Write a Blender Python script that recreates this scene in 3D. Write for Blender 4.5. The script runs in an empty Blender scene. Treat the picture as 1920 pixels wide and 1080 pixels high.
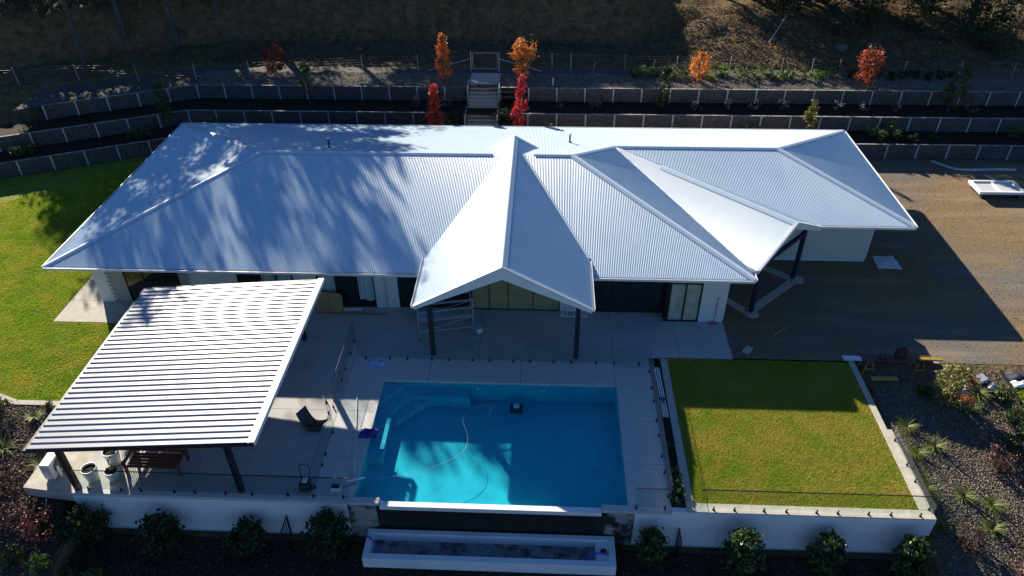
import bpy, bmesh, math, random
import numpy as np
from mathutils import Vector, noise
R = math.radians
scene = bpy.context.scene
col = scene.collection

# ------------------------------------------------------------------ camera, sky, sun, exposure
CAM_H = 24.0
cam_d = bpy.data.cameras.new('camera'); cam = bpy.data.objects.new('camera', cam_d); col.objects.link(cam)
cam.location = (0, 0, CAM_H)
PITCH, YAW, ROLL = R(36.148), R(-2.815), R(-0.5376)
fw = Vector((math.sin(YAW)*math.cos(PITCH), math.cos(YAW)*math.cos(PITCH), -math.sin(PITCH)))
rt = Vector((math.cos(YAW), -math.sin(YAW), 0)); up = rt.cross(fw)
r2 = rt*math.cos(ROLL) + up*math.sin(ROLL); u2 = -rt*math.sin(ROLL) + up*math.cos(ROLL)
from mathutils import Matrix
m3 = Matrix((r2, u2, -fw)).transposed()
cam.matrix_world = Matrix.Translation(cam.location) @ m3.to_4x4()
cam_d.sensor_width = 36.0; cam_d.lens = 1395.46/1920*36.0
cam_d.clip_end = 2000; cam_d.clip_start = 0.5
scene.camera = cam

SUN = Vector((-1.30, 2.10, 1.0)).normalized()          # towards the sun: back-left, about 22 degrees up
ELEV = math.asin(SUN.z); AZ = math.atan2(SUN.x, SUN.y)
world = bpy.data.worlds.new('World'); scene.world = world; world.use_nodes = True
nt = world.node_tree; bg = nt.nodes['Background']
sky = nt.nodes.new('ShaderNodeTexSky'); sky.sky_type = 'NISHITA'; sky.sun_disc = False
sky.sun_elevation = ELEV; sky.sun_rotation = AZ
sky.air_density = 0.9; sky.dust_density = 0.0; sky.ozone_density = 8.0
nt.links.new(sky.outputs[0], bg.inputs[0]); bg.inputs[1].default_value = 0.05
sd = bpy.data.lights.new('sun', 'SUN'); sd.energy = 5.0; sd.angle = R(0.5); sd.color = (1.0, 0.89, 0.74)
so = bpy.data.objects.new('sun', sd); col.objects.link(so)
so.rotation_euler = SUN.to_track_quat('Z', 'Y').to_euler()
vs = scene.view_settings
vs.view_transform = 'Standard'; vs.look = 'None'; vs.gamma = 1.0; vs.use_curve_mapping = False
vs.exposure = 1.38

# ------------------------------------------------------------------ helpers
ROOT = {}
def tag(o, label=None, cat=None, group=None, kind=None):
    if label: o['label'] = label
    if cat: o['category'] = cat
    if group: o['group'] = group
    if kind: o['kind'] = kind
    return o
def thing(name, loc, label, cat, group=None):
    o = bpy.data.objects.new(name, None); col.objects.link(o); o.location = loc; o.empty_display_size = .2
    ROOT[o] = Vector(loc); return tag(o, label, cat, group)
def structure(name, loc=(0, 0, 0)):
    o = bpy.data.objects.new(name, None); col.objects.link(o); o.location = loc; ROOT[o] = Vector(loc)
    o['kind'] = 'structure'; return o
def link(name, me, mat=None, parent=None):
    o = bpy.data.objects.new(name, me); col.objects.link(o)
    if mat is not None:
        if not me.materials: me.materials.append(mat)
    if parent is not None:
        o.parent = parent; ROOT[o] = ROOT[parent]
    else: ROOT[o] = Vector((0, 0, 0))
    return o
def np_mesh(name, V, F, mat=None, parent=None, smooth=False):
    V = np.asarray(V, np.float32)
    if parent is not None:
        V = V - np.array(ROOT[parent], np.float32)
    F = np.asarray(F, np.int32); k = F.shape[1]
    me = bpy.data.meshes.new(name)
    me.vertices.add(len(V)); me.vertices.foreach_set('co', V.ravel())
    me.loops.add(F.size); me.loops.foreach_set('vertex_index', F.ravel())
    me.polygons.add(len(F)); me.polygons.foreach_set('loop_start', np.arange(0, F.size, k, dtype=np.int32))
    me.polygons.foreach_set('loop_total', np.full(len(F), k, np.int32))
    me.update(calc_edges=True)
    if smooth: me.polygons.foreach_set('use_smooth', np.ones(len(F), bool))
    return link(name, me, mat, parent)
class MB:
    def __init__(s): s.v = []; s.f = []
    def add(s, vs_, fs):
        n = len(s.v); s.v += [tuple(v) for v in vs_]; s.f += [tuple(i+n for i in f) for f in fs]; return s
    def box(s, x0, x1, y0, y1, z0, z1):
        return s.add([(x0,y0,z0),(x1,y0,z0),(x1,y1,z0),(x0,y1,z0),(x0,y0,z1),(x1,y0,z1),(x1,y1,z1),(x0,y1,z1)],
              [(0,3,2,1),(4,5,6,7),(0,1,5,4),(1,2,6,5),(2,3,7,6),(3,0,4,7)])
    def obox(s, c, sx, sy, sz, rz=0, tilt=0):     # box centred at c in x,y with base at c.z
        ca, sa = math.cos(rz), math.sin(rz); ct, st = math.cos(tilt), math.sin(tilt); vs_ = []
        for z in (0, sz):
            for (a, b) in ((-1,-1),(1,-1),(1,1),(-1,1)):
                x, y = a*sx/2, b*sy/2
                y2, z2 = y*ct - z*st, y*st + z*ct
                vs_.append((c[0]+x*ca-y2*sa, c[1]+x*sa+y2*ca, c[2]+z2))
        return s.add(vs_, [(0,3,2,1),(4,5,6,7),(0,1,5,4),(1,2,6,5),(2,3,7,6),(3,0,4,7)])
    def bar(s, a, b, w, h=None, upv=(0,0,1)):
        a, b = Vector(a), Vector(b); h = h or w; d = (b-a).normalized(); u = Vector(upv)
        if abs(d.dot(u)) > .98: u = Vector((0,1,0))
        r = d.cross(u).normalized(); u = r.cross(d).normalized(); vs_ = []
        for p in (a, b):
            for (i, j) in ((-1,-1),(1,-1),(1,1),(-1,1)): vs_.append(p + r*(i*w/2) + u*(j*h/2))
        return s.add(vs_, [(0,1,2,3),(7,6,5,4),(0,4,5,1),(1,5,6,2),(2,6,7,3),(3,7,4,0)])
    def tube(s, pts, rad, n=8, cap=True):
        pts = [Vector(p) for p in pts]; m = len(pts)
        if not hasattr(rad, '__len__'): rad = [rad]*m
        base = len(s.v); prev = None
        for i, p in enumerate(pts):
            d = (pts[min(i+1, m-1)] - pts[max(i-1, 0)]).normalized()
            if prev is None:
                prev = d.cross(Vector((0,0,1)))
                if prev.length < .05: prev = d.cross(Vector((0,1,0)))
            r = (prev - d*prev.dot(d)).normalized(); prev = r; u = d.cross(r)
            for k in range(n):
                a = 2*math.pi*k/n; s.v.append(tuple(p + (r*math.cos(a) + u*math.sin(a))*rad[i]))
        for i in range(m-1):
            for k in range(n):
                a = base+i*n+k; b = base+i*n+(k+1) % n; s.f.append((a, b, b+n, a+n))
        if cap:
            s.f.append(tuple(base+k for k in range(n))[::-1]); s.f.append(tuple(base+(m-1)*n+k for k in range(n)))
        return s
    def lathe(s, c, prof, n=20):     # prof: list of (r,z)
        base = len(s.v)
        for (r, z) in prof:
            for k in range(n):
                a = 2*math.pi*k/n; s.v.append((c[0]+r*math.cos(a), c[1]+r*math.sin(a), c[2]+z))
        for i in range(len(prof)-1):
            for k in range(n):
                a = base+i*n+k; b = base+i*n+(k+1) % n; s.f.append((a, b, b+n, a+n))
        return s
    def prism(s, poly, z0, z1):
        n = len(poly)
        return s.add([(x, y, z0) for x, y in poly] + [(x, y, z1) for x, y in poly],
              [tuple(range(n))[::-1], tuple(range(n, 2*n))] + [(i, (i+1) % n, n+(i+1) % n, n+i) for i in range(n)])
    def build(s, name, mat=None, parent=None, smooth=False, bevel=0):
        me = bpy.data.meshes.new(name); o0 = ROOT[parent] if parent is not None else Vector((0,0,0))
        me.from_pydata([(v[0]-o0.x, v[1]-o0.y, v[2]-o0.z) for v in s.v], [], s.f); me.update()
        if smooth:
            for p in me.polygons: p.use_smooth = True
        o = link(name, me, mat, parent)
        if bevel:
            b = o.modifiers.new('bevel', 'BEVEL'); b.width = bevel; b.segments = 2; b.limit_method = 'ANGLE'
        return o
def smooth_pts(pts, k=6):
    P = [Vector(p) for p in pts]; out = []
    for i in range(len(P)-1):
        p0, p1, p2, p3 = P[max(i-1,0)], P[i], P[i+1], P[min(i+2,len(P)-1)]
        for j in range(k):
            t = j/k
            out.append(.5*((2*p1)+(p2-p0)*t+(2*p0-5*p1+4*p2-p3)*t*t+(3*p1-p0-3*p2+p3)*t**3))
    out.append(P[-1]); return out

# ------------------------------------------------------------------ materials
def mat(name, c, rough=.7, spec=.4, metal=0., c2=None, ns=3., lo=.4, hi=.6, c3=None, ns3=.4, lo3=.5, hi3=.7,
        bump=0., bs=60., bd=.02, rnd=None, detail=6., trans=0.):
    m = bpy.data.materials.new(name); m.use_nodes = True; T = m.node_tree; N = T.nodes; L = T.links
    b = N['Principled BSDF']; b.inputs['Roughness'].default_value = rough; b.inputs['Metallic'].default_value = metal
    b.inputs['Specular IOR Level'].default_value = spec; b.inputs['Base Color'].default_value = (*c, 1)
    geo = N.new('ShaderNodeNewGeometry'); cur = None
    def noise_fac(scale, a, z, det=detail):
        n = N.new('ShaderNodeTexNoise'); n.inputs['Scale'].default_value = scale; n.inputs['Detail'].default_value = det
        n.inputs['Roughness'].default_value = .65
        L.new(geo.outputs['Position'], n.inputs['Vector'])
        r = N.new('ShaderNodeMapRange'); r.inputs['From Min'].default_value = a; r.inputs['From Max'].default_value = z
        L.new(n.outputs['Fac'], r.inputs['Value']); return r.outputs['Result']
    def mix(f, a, bcol):
        x = N.new('ShaderNodeMix'); x.data_type = 'RGBA'; L.new(f, x.inputs[0])
        if a is None: x.inputs[6].default_value = (*c, 1)
        else: L.new(a, x.inputs[6])
        x.inputs[7].default_value = (*bcol, 1); return x.outputs[2]
    if c2: cur = mix(noise_fac(ns, lo, hi), cur, c2)
    if c3: cur = mix(noise_fac(ns3, lo3, hi3), cur, c3)
    if rnd:      # colours spread over the loose pieces of one mesh (leaves, chips)
        r = N.new('ShaderNodeValToRGB'); e = r.color_ramp.elements
        cols = [c] + list(rnd)
        while len(e) < len(cols): e.new(.5)
        for i, cc in enumerate(cols): e[i].position = i/(len(cols)-1); e[i].color = (*cc, 1)
        L.new(geo.outputs['Random Per Island'], r.inputs[0]); cur = r.outputs[0]
    if cur is not None: L.new(cur, b.inputs['Base Color'])
    if bump:
        n = N.new('ShaderNodeTexNoise'); n.inputs['Scale'].default_value = bs; n.inputs['Detail'].default_value = 8
        L.new(geo.outputs['Position'], n.inputs['Vector'])
        u = N.new('ShaderNodeBump'); u.inputs['Strength'].default_value = bump; u.inputs['Distance'].default_value = bd
        L.new(n.outputs['Fac'], u.inputs['Height']); L.new(u.outputs[0], b.inputs['Normal'])
    if trans:
        t = N.new('ShaderNodeBsdfTranslucent'); x = N.new('ShaderNodeMixShader'); x.inputs[0].default_value = trans
        if cur is not None: L.new(cur, t.inputs[0])
        else: t.inputs[0].default_value = (*c, 1)
        L.new(b.outputs[0], x.inputs[1]); L.new(t.outputs[0], x.inputs[2]); L.new(x.outputs[0], N['Material Output'].inputs[0])
    return m
def brick_mat(name, c, cm):
    m = mat(name, c, .75); T = m.node_tree; N = T.nodes; L = T.links; b = N['Principled BSDF']
    geo = N.new('ShaderNodeNewGeometry'); sx = N.new('ShaderNodeSeparateXYZ'); L.new(geo.outputs['Position'], sx.inputs[0])
    ad = N.new('ShaderNodeMath'); ad.operation = 'ADD'; L.new(sx.outputs[0], ad.inputs[0]); L.new(sx.outputs[1], ad.inputs[1])
    cx = N.new('ShaderNodeCombineXYZ'); L.new(ad.outputs[0], cx.inputs[0]); L.new(sx.outputs[2], cx.inputs[1])
    t = N.new('ShaderNodeTexBrick'); t.inputs['Scale'].default_value = 1; t.inputs['Brick Width'].default_value = .24
    t.inputs['Row Height'].default_value = .086; t.inputs['Mortar Size'].default_value = .007
    t.inputs['Color1'].default_value = (*c, 1); t.inputs['Color2'].default_value = (*[v*.9 for v in c], 1); t.inputs['Mortar'].default_value = (*cm, 1)
    L.new(cx.outputs[0], t.inputs['Vector']); L.new(t.outputs[0], b.inputs['Base Color'])
    u = N.new('ShaderNodeBump'); u.inputs['Strength'].default_value = .6; u.inputs['Distance'].default_value = .01; u.invert = True
    L.new(t.outputs['Fac'], u.inputs['Height']); L.new(u.outputs[0], b.inputs['Normal']); return m
def glass_mat(name, tint, ior=1.45, rough=.0):
    m = bpy.data.materials.new(name); m.use_nodes = True; T = m.node_tree; N = T.nodes; L = T.links; N.clear()
    o = N.new('ShaderNodeOutputMaterial'); x = N.new('ShaderNodeMixShader'); f = N.new('ShaderNodeLayerWeight'); f.inputs[0].default_value = .5
    pw_ = N.new('ShaderNodeMath'); pw_.operation = 'POWER'; pw_.inputs[1].default_value = 5.0; L.new(f.outputs['Facing'], pw_.inputs[0])
    mr_ = N.new('ShaderNodeMapRange'); r0 = ((ior-1)/(ior+1))**2; mr_.inputs['To Min'].default_value = r0; mr_.inputs['To Max'].default_value = 1.0; L.new(pw_.outputs[0], mr_.inputs['Value'])
    t = N.new('ShaderNodeBsdfTransparent'); t.inputs[0].default_value = (*tint, 1)
    g_ = N.new('ShaderNodeBsdfGlossy'); g_.inputs['Roughness'].default_value = rough
    L.new(mr_.outputs[0], x.inputs[0]); L.new(t.outputs[0], x.inputs[1]); L.new(g_.outputs[0], x.inputs[2]); L.new(x.outputs[0], o.inputs[0])
    return m, N, L, (f, g_)
M = {}
M['roof'] = mat('roof_steel', (.50,.64,.75), .27, .5, c2=(.445,.58,.685), ns=.6, lo=.3, hi=.7)
M['cap'] = mat('cap_steel', (.48,.60,.70), .35, .6)
M['gutter'] = mat('gutter_steel', (.62,.66,.70), .4, .5)
M['perg'] = mat('pergola_steel', (.30,.31,.34), .34, .5, c2=(.34,.35,.38), ns=.8, lo=.3, hi=.7)
M['darkmetal'] = mat('dark_metal', (.015,.016,.022), .45, .5)
M['purple'] = mat('primed_steel', (.014,.012,.042), .55, .4, c2=(.02,.015,.055), ns=2)
M['white'] = mat('white_paint', (.72,.73,.72), .55, .4, c2=(.66,.67,.66), ns=1.5)
M['render'] = mat('white_render', (.74,.75,.76), .8, .3, c2=(.62,.64,.66), ns=.7, lo=.45, hi=.75, bump=.25, bs=90, bd=.005)
M['brick'] = brick_mat('white_brick', (.62,.64,.63), (.42,.44,.44))
M['greybrick'] = brick_mat('grey_brick', (.30,.30,.28), (.24,.24,.23))
M['cream'] = brick_mat('cream_block', (.56,.57,.50), (.46,.47,.42))
M['plinth'] = mat('plinth_paint', (.5,.6,.7), .6)
M['frame'] = mat('black_aluminium', (.012,.012,.014), .4, .5)
M['pane'] = mat('dark_glass', (.012,.016,.02), .06, .6, c2=(.02,.022,.022), ns=.9)
M['blind'] = mat('gold_blind', (.34,.27,.13), .6, .3, c2=(.28,.22,.11), ns=1.2)
M['palepane'] = mat('painted_reflection_pane', (.42,.42,.33), .15, .5, c2=(.30,.31,.22), ns=2)  # bright reflection put into the base colour
M['curtain'] = mat('white_curtain', (.60,.66,.70), .8, .2, c2=(.5,.56,.6), ns=3)
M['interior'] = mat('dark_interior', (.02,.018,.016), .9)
M['soffit'] = mat('soffit_board', (.55,.56,.56), .7)
M['slab'] = mat('aggregate_concrete', (.46,.46,.455), .8, .3, c2=(.31,.31,.31), ns=30, lo=.42, hi=.62, c3=(.25,.25,.25), ns3=.55, lo3=.5, hi3=.85, bump=.3, bs=70, bd=.008)
M['coping'] = mat('pool_surround', (.56,.56,.55), .8, .3, c2=(.33,.335,.335), ns=16, lo=.40, hi=.64, c3=(.40,.405,.40), ns3=.8, lo3=.5, hi3=.8, bump=.35, bs=60, bd=.01)
M['concrete'] = mat('pale_concrete', (.46,.43,.37), .85, .25, c2=(.38,.36,.31), ns=3, c3=(.33,.31,.27), ns3=.8, lo3=.5, hi3=.8, bump=.15, bs=80, bd=.004)
M['stain'] = mat('stained_wall', (.012,.010,.009), .5, .5, c2=(.03,.024,.02), ns=4, lo=.45, hi=.75)
M['stain2'] = mat('stained_block', (.30,.30,.29), .8, .3, c2=(.03,.026,.022), ns=1.6, lo=.44, hi=.58)
M['plaster'] = mat('pool_plaster', (.035,.46,.53), .7, .3, c2=(.025,.36,.43), ns=1.1, lo=.35, hi=.7)
M['plaster2'] = mat('pool_bench_plaster', (.12,.46,.52), .7, .3, c2=(.10,.36,.44), ns=3)
M['sleeper'] = mat('grey_sleeper', (.08,.08,.085), .9, .2, c2=(.045,.045,.05), ns=5, lo=.4, hi=.65, c3=(.12,.115,.11), ns3=1.3, lo3=.55, hi3=.8, bump=.5, bs=25, bd=.02)
M['sunedge'] = mat('painted_sunlit_edge', (.34,.33,.30), .85, .2, c2=(.14,.135,.13), ns=2.5, lo=.40, hi=.62)  # pale colour stands in for sunlight on the wall tops
M['galv'] = mat('galvanised_steel', (.42,.44,.46), .5, .5, metal=.3, c2=(.34,.36,.38), ns=6)
M['wire'] = mat('fence_wire', (.16,.16,.16), .5, .5, metal=.4)
M['stair'] = mat('stair_timber', (.42,.40,.34), .85, .25, c2=(.32,.30,.26), ns=6, bump=.3, bs=40, bd=.01)
M['soil'] = mat('dark_mulch', (.022,.017,.013), .95, .15, c2=(.045,.033,.024), ns=9, lo=.45, hi=.7, bump=.8, bs=18, bd=.05)
M['gravelbed'] = mat('gravel_base', (.12,.105,.085), .95, .15, c2=(.08,.07,.058), ns=12, bump=.6, bs=30, bd=.03)
M['dirt'] = mat('hill_dirt', (.175,.118,.060), .95, .1, c2=(.075,.052,.030), ns=1.6, lo=.40, hi=.66, c3=(.075,.070,.030), ns3=.35, lo3=.52, hi3=.68, bump=.9, bs=4, bd=.12)
M['drive'] = mat('driveway_gravel', (.23,.155,.08), .95, .15, c2=(.13,.092,.055), ns=6, lo=.34, hi=.68, c3=(.115,.12,.118), ns3=.16, lo3=.46, hi3=.66, bump=.5, bs=14, bd=.03)
def tracks(m):      # wheel tracks: noise drawn out along the drive
    T = m.node_tree; N = T.nodes; L = T.links; b = N['Principled BSDF']; old = b.inputs['Base Color'].links[0].from_socket
    g = N.new('ShaderNodeNewGeometry'); mp = N.new('ShaderNodeMapping'); mp.inputs['Rotation'].default_value = (0,0,R(-40)); mp.inputs['Scale'].default_value = (.12,.8,1)
    n = N.new('ShaderNodeTexNoise'); n.inputs['Scale'].default_value = 1.3; n.inputs['Detail'].default_value = 5; L.new(g.outputs['Position'], mp.inputs[0]); L.new(mp.outputs[0], n.inputs['Vector'])
    r = N.new('ShaderNodeMapRange'); r.inputs['From Min'].default_value = .48; r.inputs['From Max'].default_value = .85; L.new(n.outputs['Fac'], r.inputs['Value'])
    x = N.new('ShaderNodeMix'); x.data_type = 'RGBA'; L.new(r.outputs[0], x.inputs[0]); L.new(old, x.inputs[6]); x.inputs[7].default_value = (.27,.205,.13,1); L.new(x.outputs[2], b.inputs['Base Color'])
tracks(M['drive'])
M['turf'] = mat('turf_soil', (.17,.21,.03), .95, .1, c2=(.11,.16,.022), ns=1.2, bump=.5, bs=30, bd=.03)
M['mulch'] = mat('bark_mulch', (.085,.062,.045), .95, .15, c2=(.05,.038,.030), ns=10, c3=(.11,.09,.07), ns3=1., bump=.8, bs=22, bd=.04)
M['bark'] = mat('tree_bark', (.11,.10,.09), .95, .1, c2=(.06,.055,.05), ns=6, bump=.6, bs=14, bd=.05)
M['twig'] = mat('twig_bark', (.10,.075,.055), .9, .1)
M['spigot'] = mat('black_spigot', (.010,.011,.016), .35, .5)
M['rail'] = mat('rail_edge', (.012,.018,.018), .35, .5)
M['hose'] = mat('pale_hose', (.55,.60,.62), .5, .4)
M['hosegrey'] = mat('grey_hose', (.22,.30,.33), .4, .5)
M['blackhose'] = mat('black_hose', (.02,.022,.025), .5, .4)
M['bluehose'] = mat('blue_hose', (.10,.09,.55), .5, .4)
M['plastic_w'] = mat('white_plastic', (.70,.72,.72), .45, .5)
M['plastic_b'] = mat('blue_plastic_film', (.16,.28,.62), .35, .6, c2=(.45,.55,.75), ns=8)
M['violet'] = mat('violet_fabric', (.06,.035,.26), .7, .2, c2=(.04,.025,.18), ns=5)
M['pot'] = mat('white_glaze_pot', (.58,.64,.64), .4, .5, c2=(.50,.57,.58), ns=4)
M['redwood'] = mat('red_timber', (.20,.062,.035), .6, .35, c2=(.13,.04,.025), ns=7)
M['ply'] = mat('tan_board', (.30,.235,.12), .8, .2, c2=(.25,.2,.1), ns=2)
M['timber'] = mat('raw_timber', (.35,.27,.15), .8, .2, c2=(.28,.2,.11), ns=8)
M['tarp'] = mat('dark_tarp', (.02,.02,.024), .5, .4, c2=(.05,.05,.06), ns=4)
M['pink'] = mat('pink_vinyl', (.38,.14,.32), .4, .5)
M['redtool'] = mat('red_handle', (.30,.05,.05), .5, .4)
M['yellow'] = mat('yellow_tool', (.30,.20,.03), .5, .4)
M['maroon'] = mat('maroon_board', (.12,.035,.035), .5, .4, c2=(.08,.03,.03), ns=3)
M['rock'] = mat('boulder', (.15,.14,.125), .9, .2, c2=(.09,.085,.08), ns=4, bump=.6, bs=10, bd=.05)
def leafm(n, *cs, trans=.25, rough=.55): return mat(n, cs[0], rough, .3, rnd=cs[1:], trans=trans)
M['grass'] = None
M['l_red'] = leafm('red_leaves', (.42,.03,.02), (.60,.07,.03), (.50,.04,.05), (.62,.14,.04))
M['l_crimson'] = leafm('crimson_leaves', (.45,.02,.04), (.62,.05,.08), (.50,.03,.03), (.40,.06,.03))
M['l_orange'] = leafm('orange_leaves', (.62,.20,.025), (.66,.26,.04), (.55,.13,.02), (.62,.33,.06))
M['l_orangered'] = leafm('orange_red_leaves', (.60,.10,.02), (.62,.20,.03), (.52,.06,.03), (.30,.24,.05))
M['l_rust'] = leafm('rust_leaves', (.42,.07,.025), (.50,.12,.04), (.34,.05,.025), (.42,.16,.05))
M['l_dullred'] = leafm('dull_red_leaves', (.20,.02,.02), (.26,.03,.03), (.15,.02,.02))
M['l_green'] = leafm('green_leaves', (.05,.085,.02), (.08,.12,.03), (.035,.06,.018), (.11,.14,.035))
M['l_dark'] = leafm('dark_leaves', (.018,.032,.012), (.03,.05,.018), (.022,.038,.014))
M['l_yellow'] = leafm('yellow_green_leaves', (.17,.15,.03), (.22,.18,.04), (.12,.13,.03), (.09,.10,.03))
M['l_bright'] = leafm('bright_green_leaves', (.10,.17,.03), (.14,.22,.05), (.07,.12,.025))
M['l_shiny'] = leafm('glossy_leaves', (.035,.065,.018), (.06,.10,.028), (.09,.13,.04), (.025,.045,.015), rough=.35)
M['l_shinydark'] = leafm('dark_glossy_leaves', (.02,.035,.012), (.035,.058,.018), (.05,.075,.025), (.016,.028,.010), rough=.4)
M['l_strap'] = leafm('strap_leaves', (.10,.15,.03), (.16,.20,.045), (.07,.11,.025), (.20,.22,.06))
M['l_brown'] = leafm('brown_twigs', (.085,.045,.038), (.12,.06,.05), (.065,.04,.035), (.10,.07,.05))
M['l_wine'] = leafm('wine_twigs', (.10,.028,.028), (.15,.04,.035), (.07,.03,.03))
M['l_grey'] = leafm('grey_twigs', (.14,.12,.12), (.19,.165,.16), (.10,.085,.085))
M['l_olive'] = leafm('olive_yellow_leaves', (.16,.17,.04), (.22,.20,.06), (.10,.13,.03), (.28,.22,.08))
M['l_forest'] = leafm('forest_leaves', (.03,.045,.018), (.045,.06,.022), (.055,.065,.028))
M['chip'] = mat('bark_chips', (.10,.075,.055), .9, .15, rnd=((.16,.125,.095), (.06,.045,.035), (.20,.165,.13)))
M['pebble'] = mat('grey_pebbles', (.15,.12,.092), .85, .2, rnd=((.22,.185,.145), (.09,.07,.055), (.30,.26,.21)))
M['gravelchip'] = mat('bed_gravel', (.22,.195,.155), .9, .15, rnd=((.30,.265,.21), (.15,.13,.105), (.34,.30,.24)))
glass, _, _, _ = glass_mat('pool_fence_glass', (.90,.95,.94)); M['glass'] = glass
wm, N_, L_, (f_, g_) = glass_mat('pool_water', (.45,.92,1.0), 1.33, .02); M['water'] = wm
geo_ = N_.new('ShaderNodeNewGeometry'); no_ = N_.new('ShaderNodeTexNoise'); no_.inputs['Scale'].default_value = 3.0; no_.inputs['Detail'].default_value = 4
bu_ = N_.new('ShaderNodeBump'); bu_.inputs['Strength'].default_value = .3; bu_.inputs['Distance'].default_value = .03
L_.new(geo_.outputs['Position'], no_.inputs['Vector']); L_.new(no_.outputs['Fac'], bu_.inputs['Height'])
L_.new(bu_.outputs[0], f_.inputs['Normal']); L_.new(bu_.outputs[0], g_.inputs['Normal'])
def grass_mat():
    m = mat('grass_blades', (.34,.46,.030), .7, .2, c2=(.22,.38,.022), ns=.9, lo=.38, hi=.6, c3=(.50,.46,.07), ns3=.55, lo3=.44, hi3=.64, trans=.3)
    return m
M['grass'] = grass_mat()
M['grass_dry'] = mat('dry_grass_blades', (.28,.42,.03), .7, .2, c2=(.44,.43,.06), ns=1.3, lo=.40, hi=.60, c3=(.54,.46,.11), ns3=.42, lo3=.40, hi3=.60, trans=.3)

# ------------------------------------------------------------------ terrain
rng = np.random.default_rng(7)
KX = -26.7                                             # the retaining walls turn forward left of here
def wall_y(base, x):                                   # y of a terrace wall line at x
    return np.where(x > KX, base, base + (x - KX)*.443)
def sm(t): t = np.clip(t, 0, 1); return t*t*(3-2*t)
def ground_z(x, y):
    d = y - wall_y(49.4, x)
    z = np.full_like(x, -.04)
    ramp = np.clip(.43*d - .9, -.04, None)
    t = d - 9.2
    steep = 3.15 + .07*np.clip(t,0,5) + 3.4*sm((t-4.6)/3.4) + .20*np.clip(t-8,0,60) + .05*np.clip(t-68,0,None)
    soft = 3.15 + .19*np.clip(t,0,60) + .05*np.clip(t-60,0,None)
    k = sm((x-6)/6); hill = steep*(1-k) + soft*k
    z = np.where(d > 0, np.minimum(ramp, 3.15), z)
    z = np.where(d > 9.2, hill, z)
    # the slab platform stands over lower ground; front garden lies below it
    plat = (x > -19.2) & (x < 15.0) & (y < 28.8) & (y > 18.2)
    fl = -1.75*sm((23.2 - y)/9.5)                         # left garden slope
    fr = -.12 - .11*np.clip(26.0-y, 0, 14)                   # right garden slope
    fr = fr*sm((27.3-y)/1.0) + -.04*(1-sm((27.3-y)/1.0))
    gz = np.where(x < -2, fl, fr)
    gz = np.where((x > -18.2) & (x < 14.6), np.minimum(gz, -2.1), gz)
    z = np.where(y < 27.4, np.where((x < -2) & (y > 23.2), z, np.where((x > 14.6) | (y < 23.2), np.minimum(z, gz), z)), z)
    z = np.where(plat, -2.2, z)
    z = np.where(y < 16, z - .12*(16-np.clip(y,0,16)), z)
    return z
def axis(lo, hi, step, far):
    a = list(np.arange(lo, hi+1e-6, step)); s = step; x = lo
    left = []; 
    while x > -far: s *= 1.35; x -= s; left.append(x)
    s = step; x = hi; right = []
    while x < far: s *= 1.35; x += s; right.append(x)
    return np.array(left[::-1] + a + right)
ax_, ay_ = axis(-62, 62, .4, 600), axis(10, 96, .4, 700)
GX, GY = np.meshgrid(ax_, ay_); GZ = ground_z(GX, GY)
nzv = np.array([noise.fractal(Vector((x*.35, y*.35, 1.3)), 1.0, 2.0, 4) for x, y in zip(GX.ravel(), GY.ravel())]).reshape(GX.shape)
gul = np.array([noise.noise(Vector((x*1.9, y*.25, 9.0))) for x, y in zip(GX.ravel(), GY.ravel())]).reshape(GX.shape)
dd = GY - wall_y(49.4, GX)
hillm = sm((dd-9.4)/1.5); bankm = sm((dd-13)/1.5)*sm((20-dd)/2)
GZ = GZ + hillm*nzv*.28 - bankm*np.abs(gul)*.9*(1-sm((GX-8)/6))
gardm = ((GY < 27) & ((GX > 15.4) | (GX < -19)) & (GY < np.where(GX < 0, 23, 27))).astype(float)
GZ = GZ + gardm*nzv*.06
nx, ny = len(ax_), len(ay_)
I = np.arange(nx*ny).reshape(ny, nx)
F = np.stack([I[:-1,:-1], I[:-1,1:], I[1:,1:], I[1:,:-1]], -1).reshape(-1, 4)
g_o = np_mesh('ground', np.stack([GX, GY, GZ], -1).reshape(-1, 3), F, M['dirt'], smooth=True); g_o['kind'] = 'structure'
def gz_at(x, y):
    i = int(np.clip(np.searchsorted(ax_, x)-1, 0, nx-2)); j = int(np.clip(np.searchsorted(ay_, y)-1, 0, ny-2))
    u = (x-ax_[i])/(ax_[i+1]-ax_[i]); v = (y-ay_[j])/(ay_[j+1]-ay_[j])
    return float((GZ[j,i]*(1-u)+GZ[j,i+1]*u)*(1-v)+(GZ[j+1,i]*(1-u)+GZ[j+1,i+1]*u)*v)

def sheet(name, poly, z, m, kind='structure', thick=.0, parent=None):
    b = MB().prism(poly, z-thick, z) if thick else MB().add([(x, y, z) for x, y in poly], [tuple(range(len(poly)))])
    o = b.build(name, m, parent)
    if kind and parent is None: o['kind'] = kind
    return o
# driveway and bare yard right of the house, behind it and beside it
sheet('driveway', [(9.3,27.45),(34,27.45),(60,27.45),(60,49.3),(-26.6,49.3),(-26.6,47.6),(9.3,47.6)], -.028, M['drive'])
# left lawn
sheet('lawn', [(-60,34.6),(-60,24.4),(-30,24.4),(-24.9,23.75),(-23.8,23.35),(-18.7,23.35),(-18.7,29.1),(-25.3,29.1),(-25.3,48.0),(-26.6,49.3)], -.022, M['turf'])
# raised lawn beside the pool
sheet('raised_lawn', [(6.13,18.80),(14.72,18.80),(14.72,27.31),(6.13,27.31)], -.02, M['turf'], thick=.3)
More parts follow.
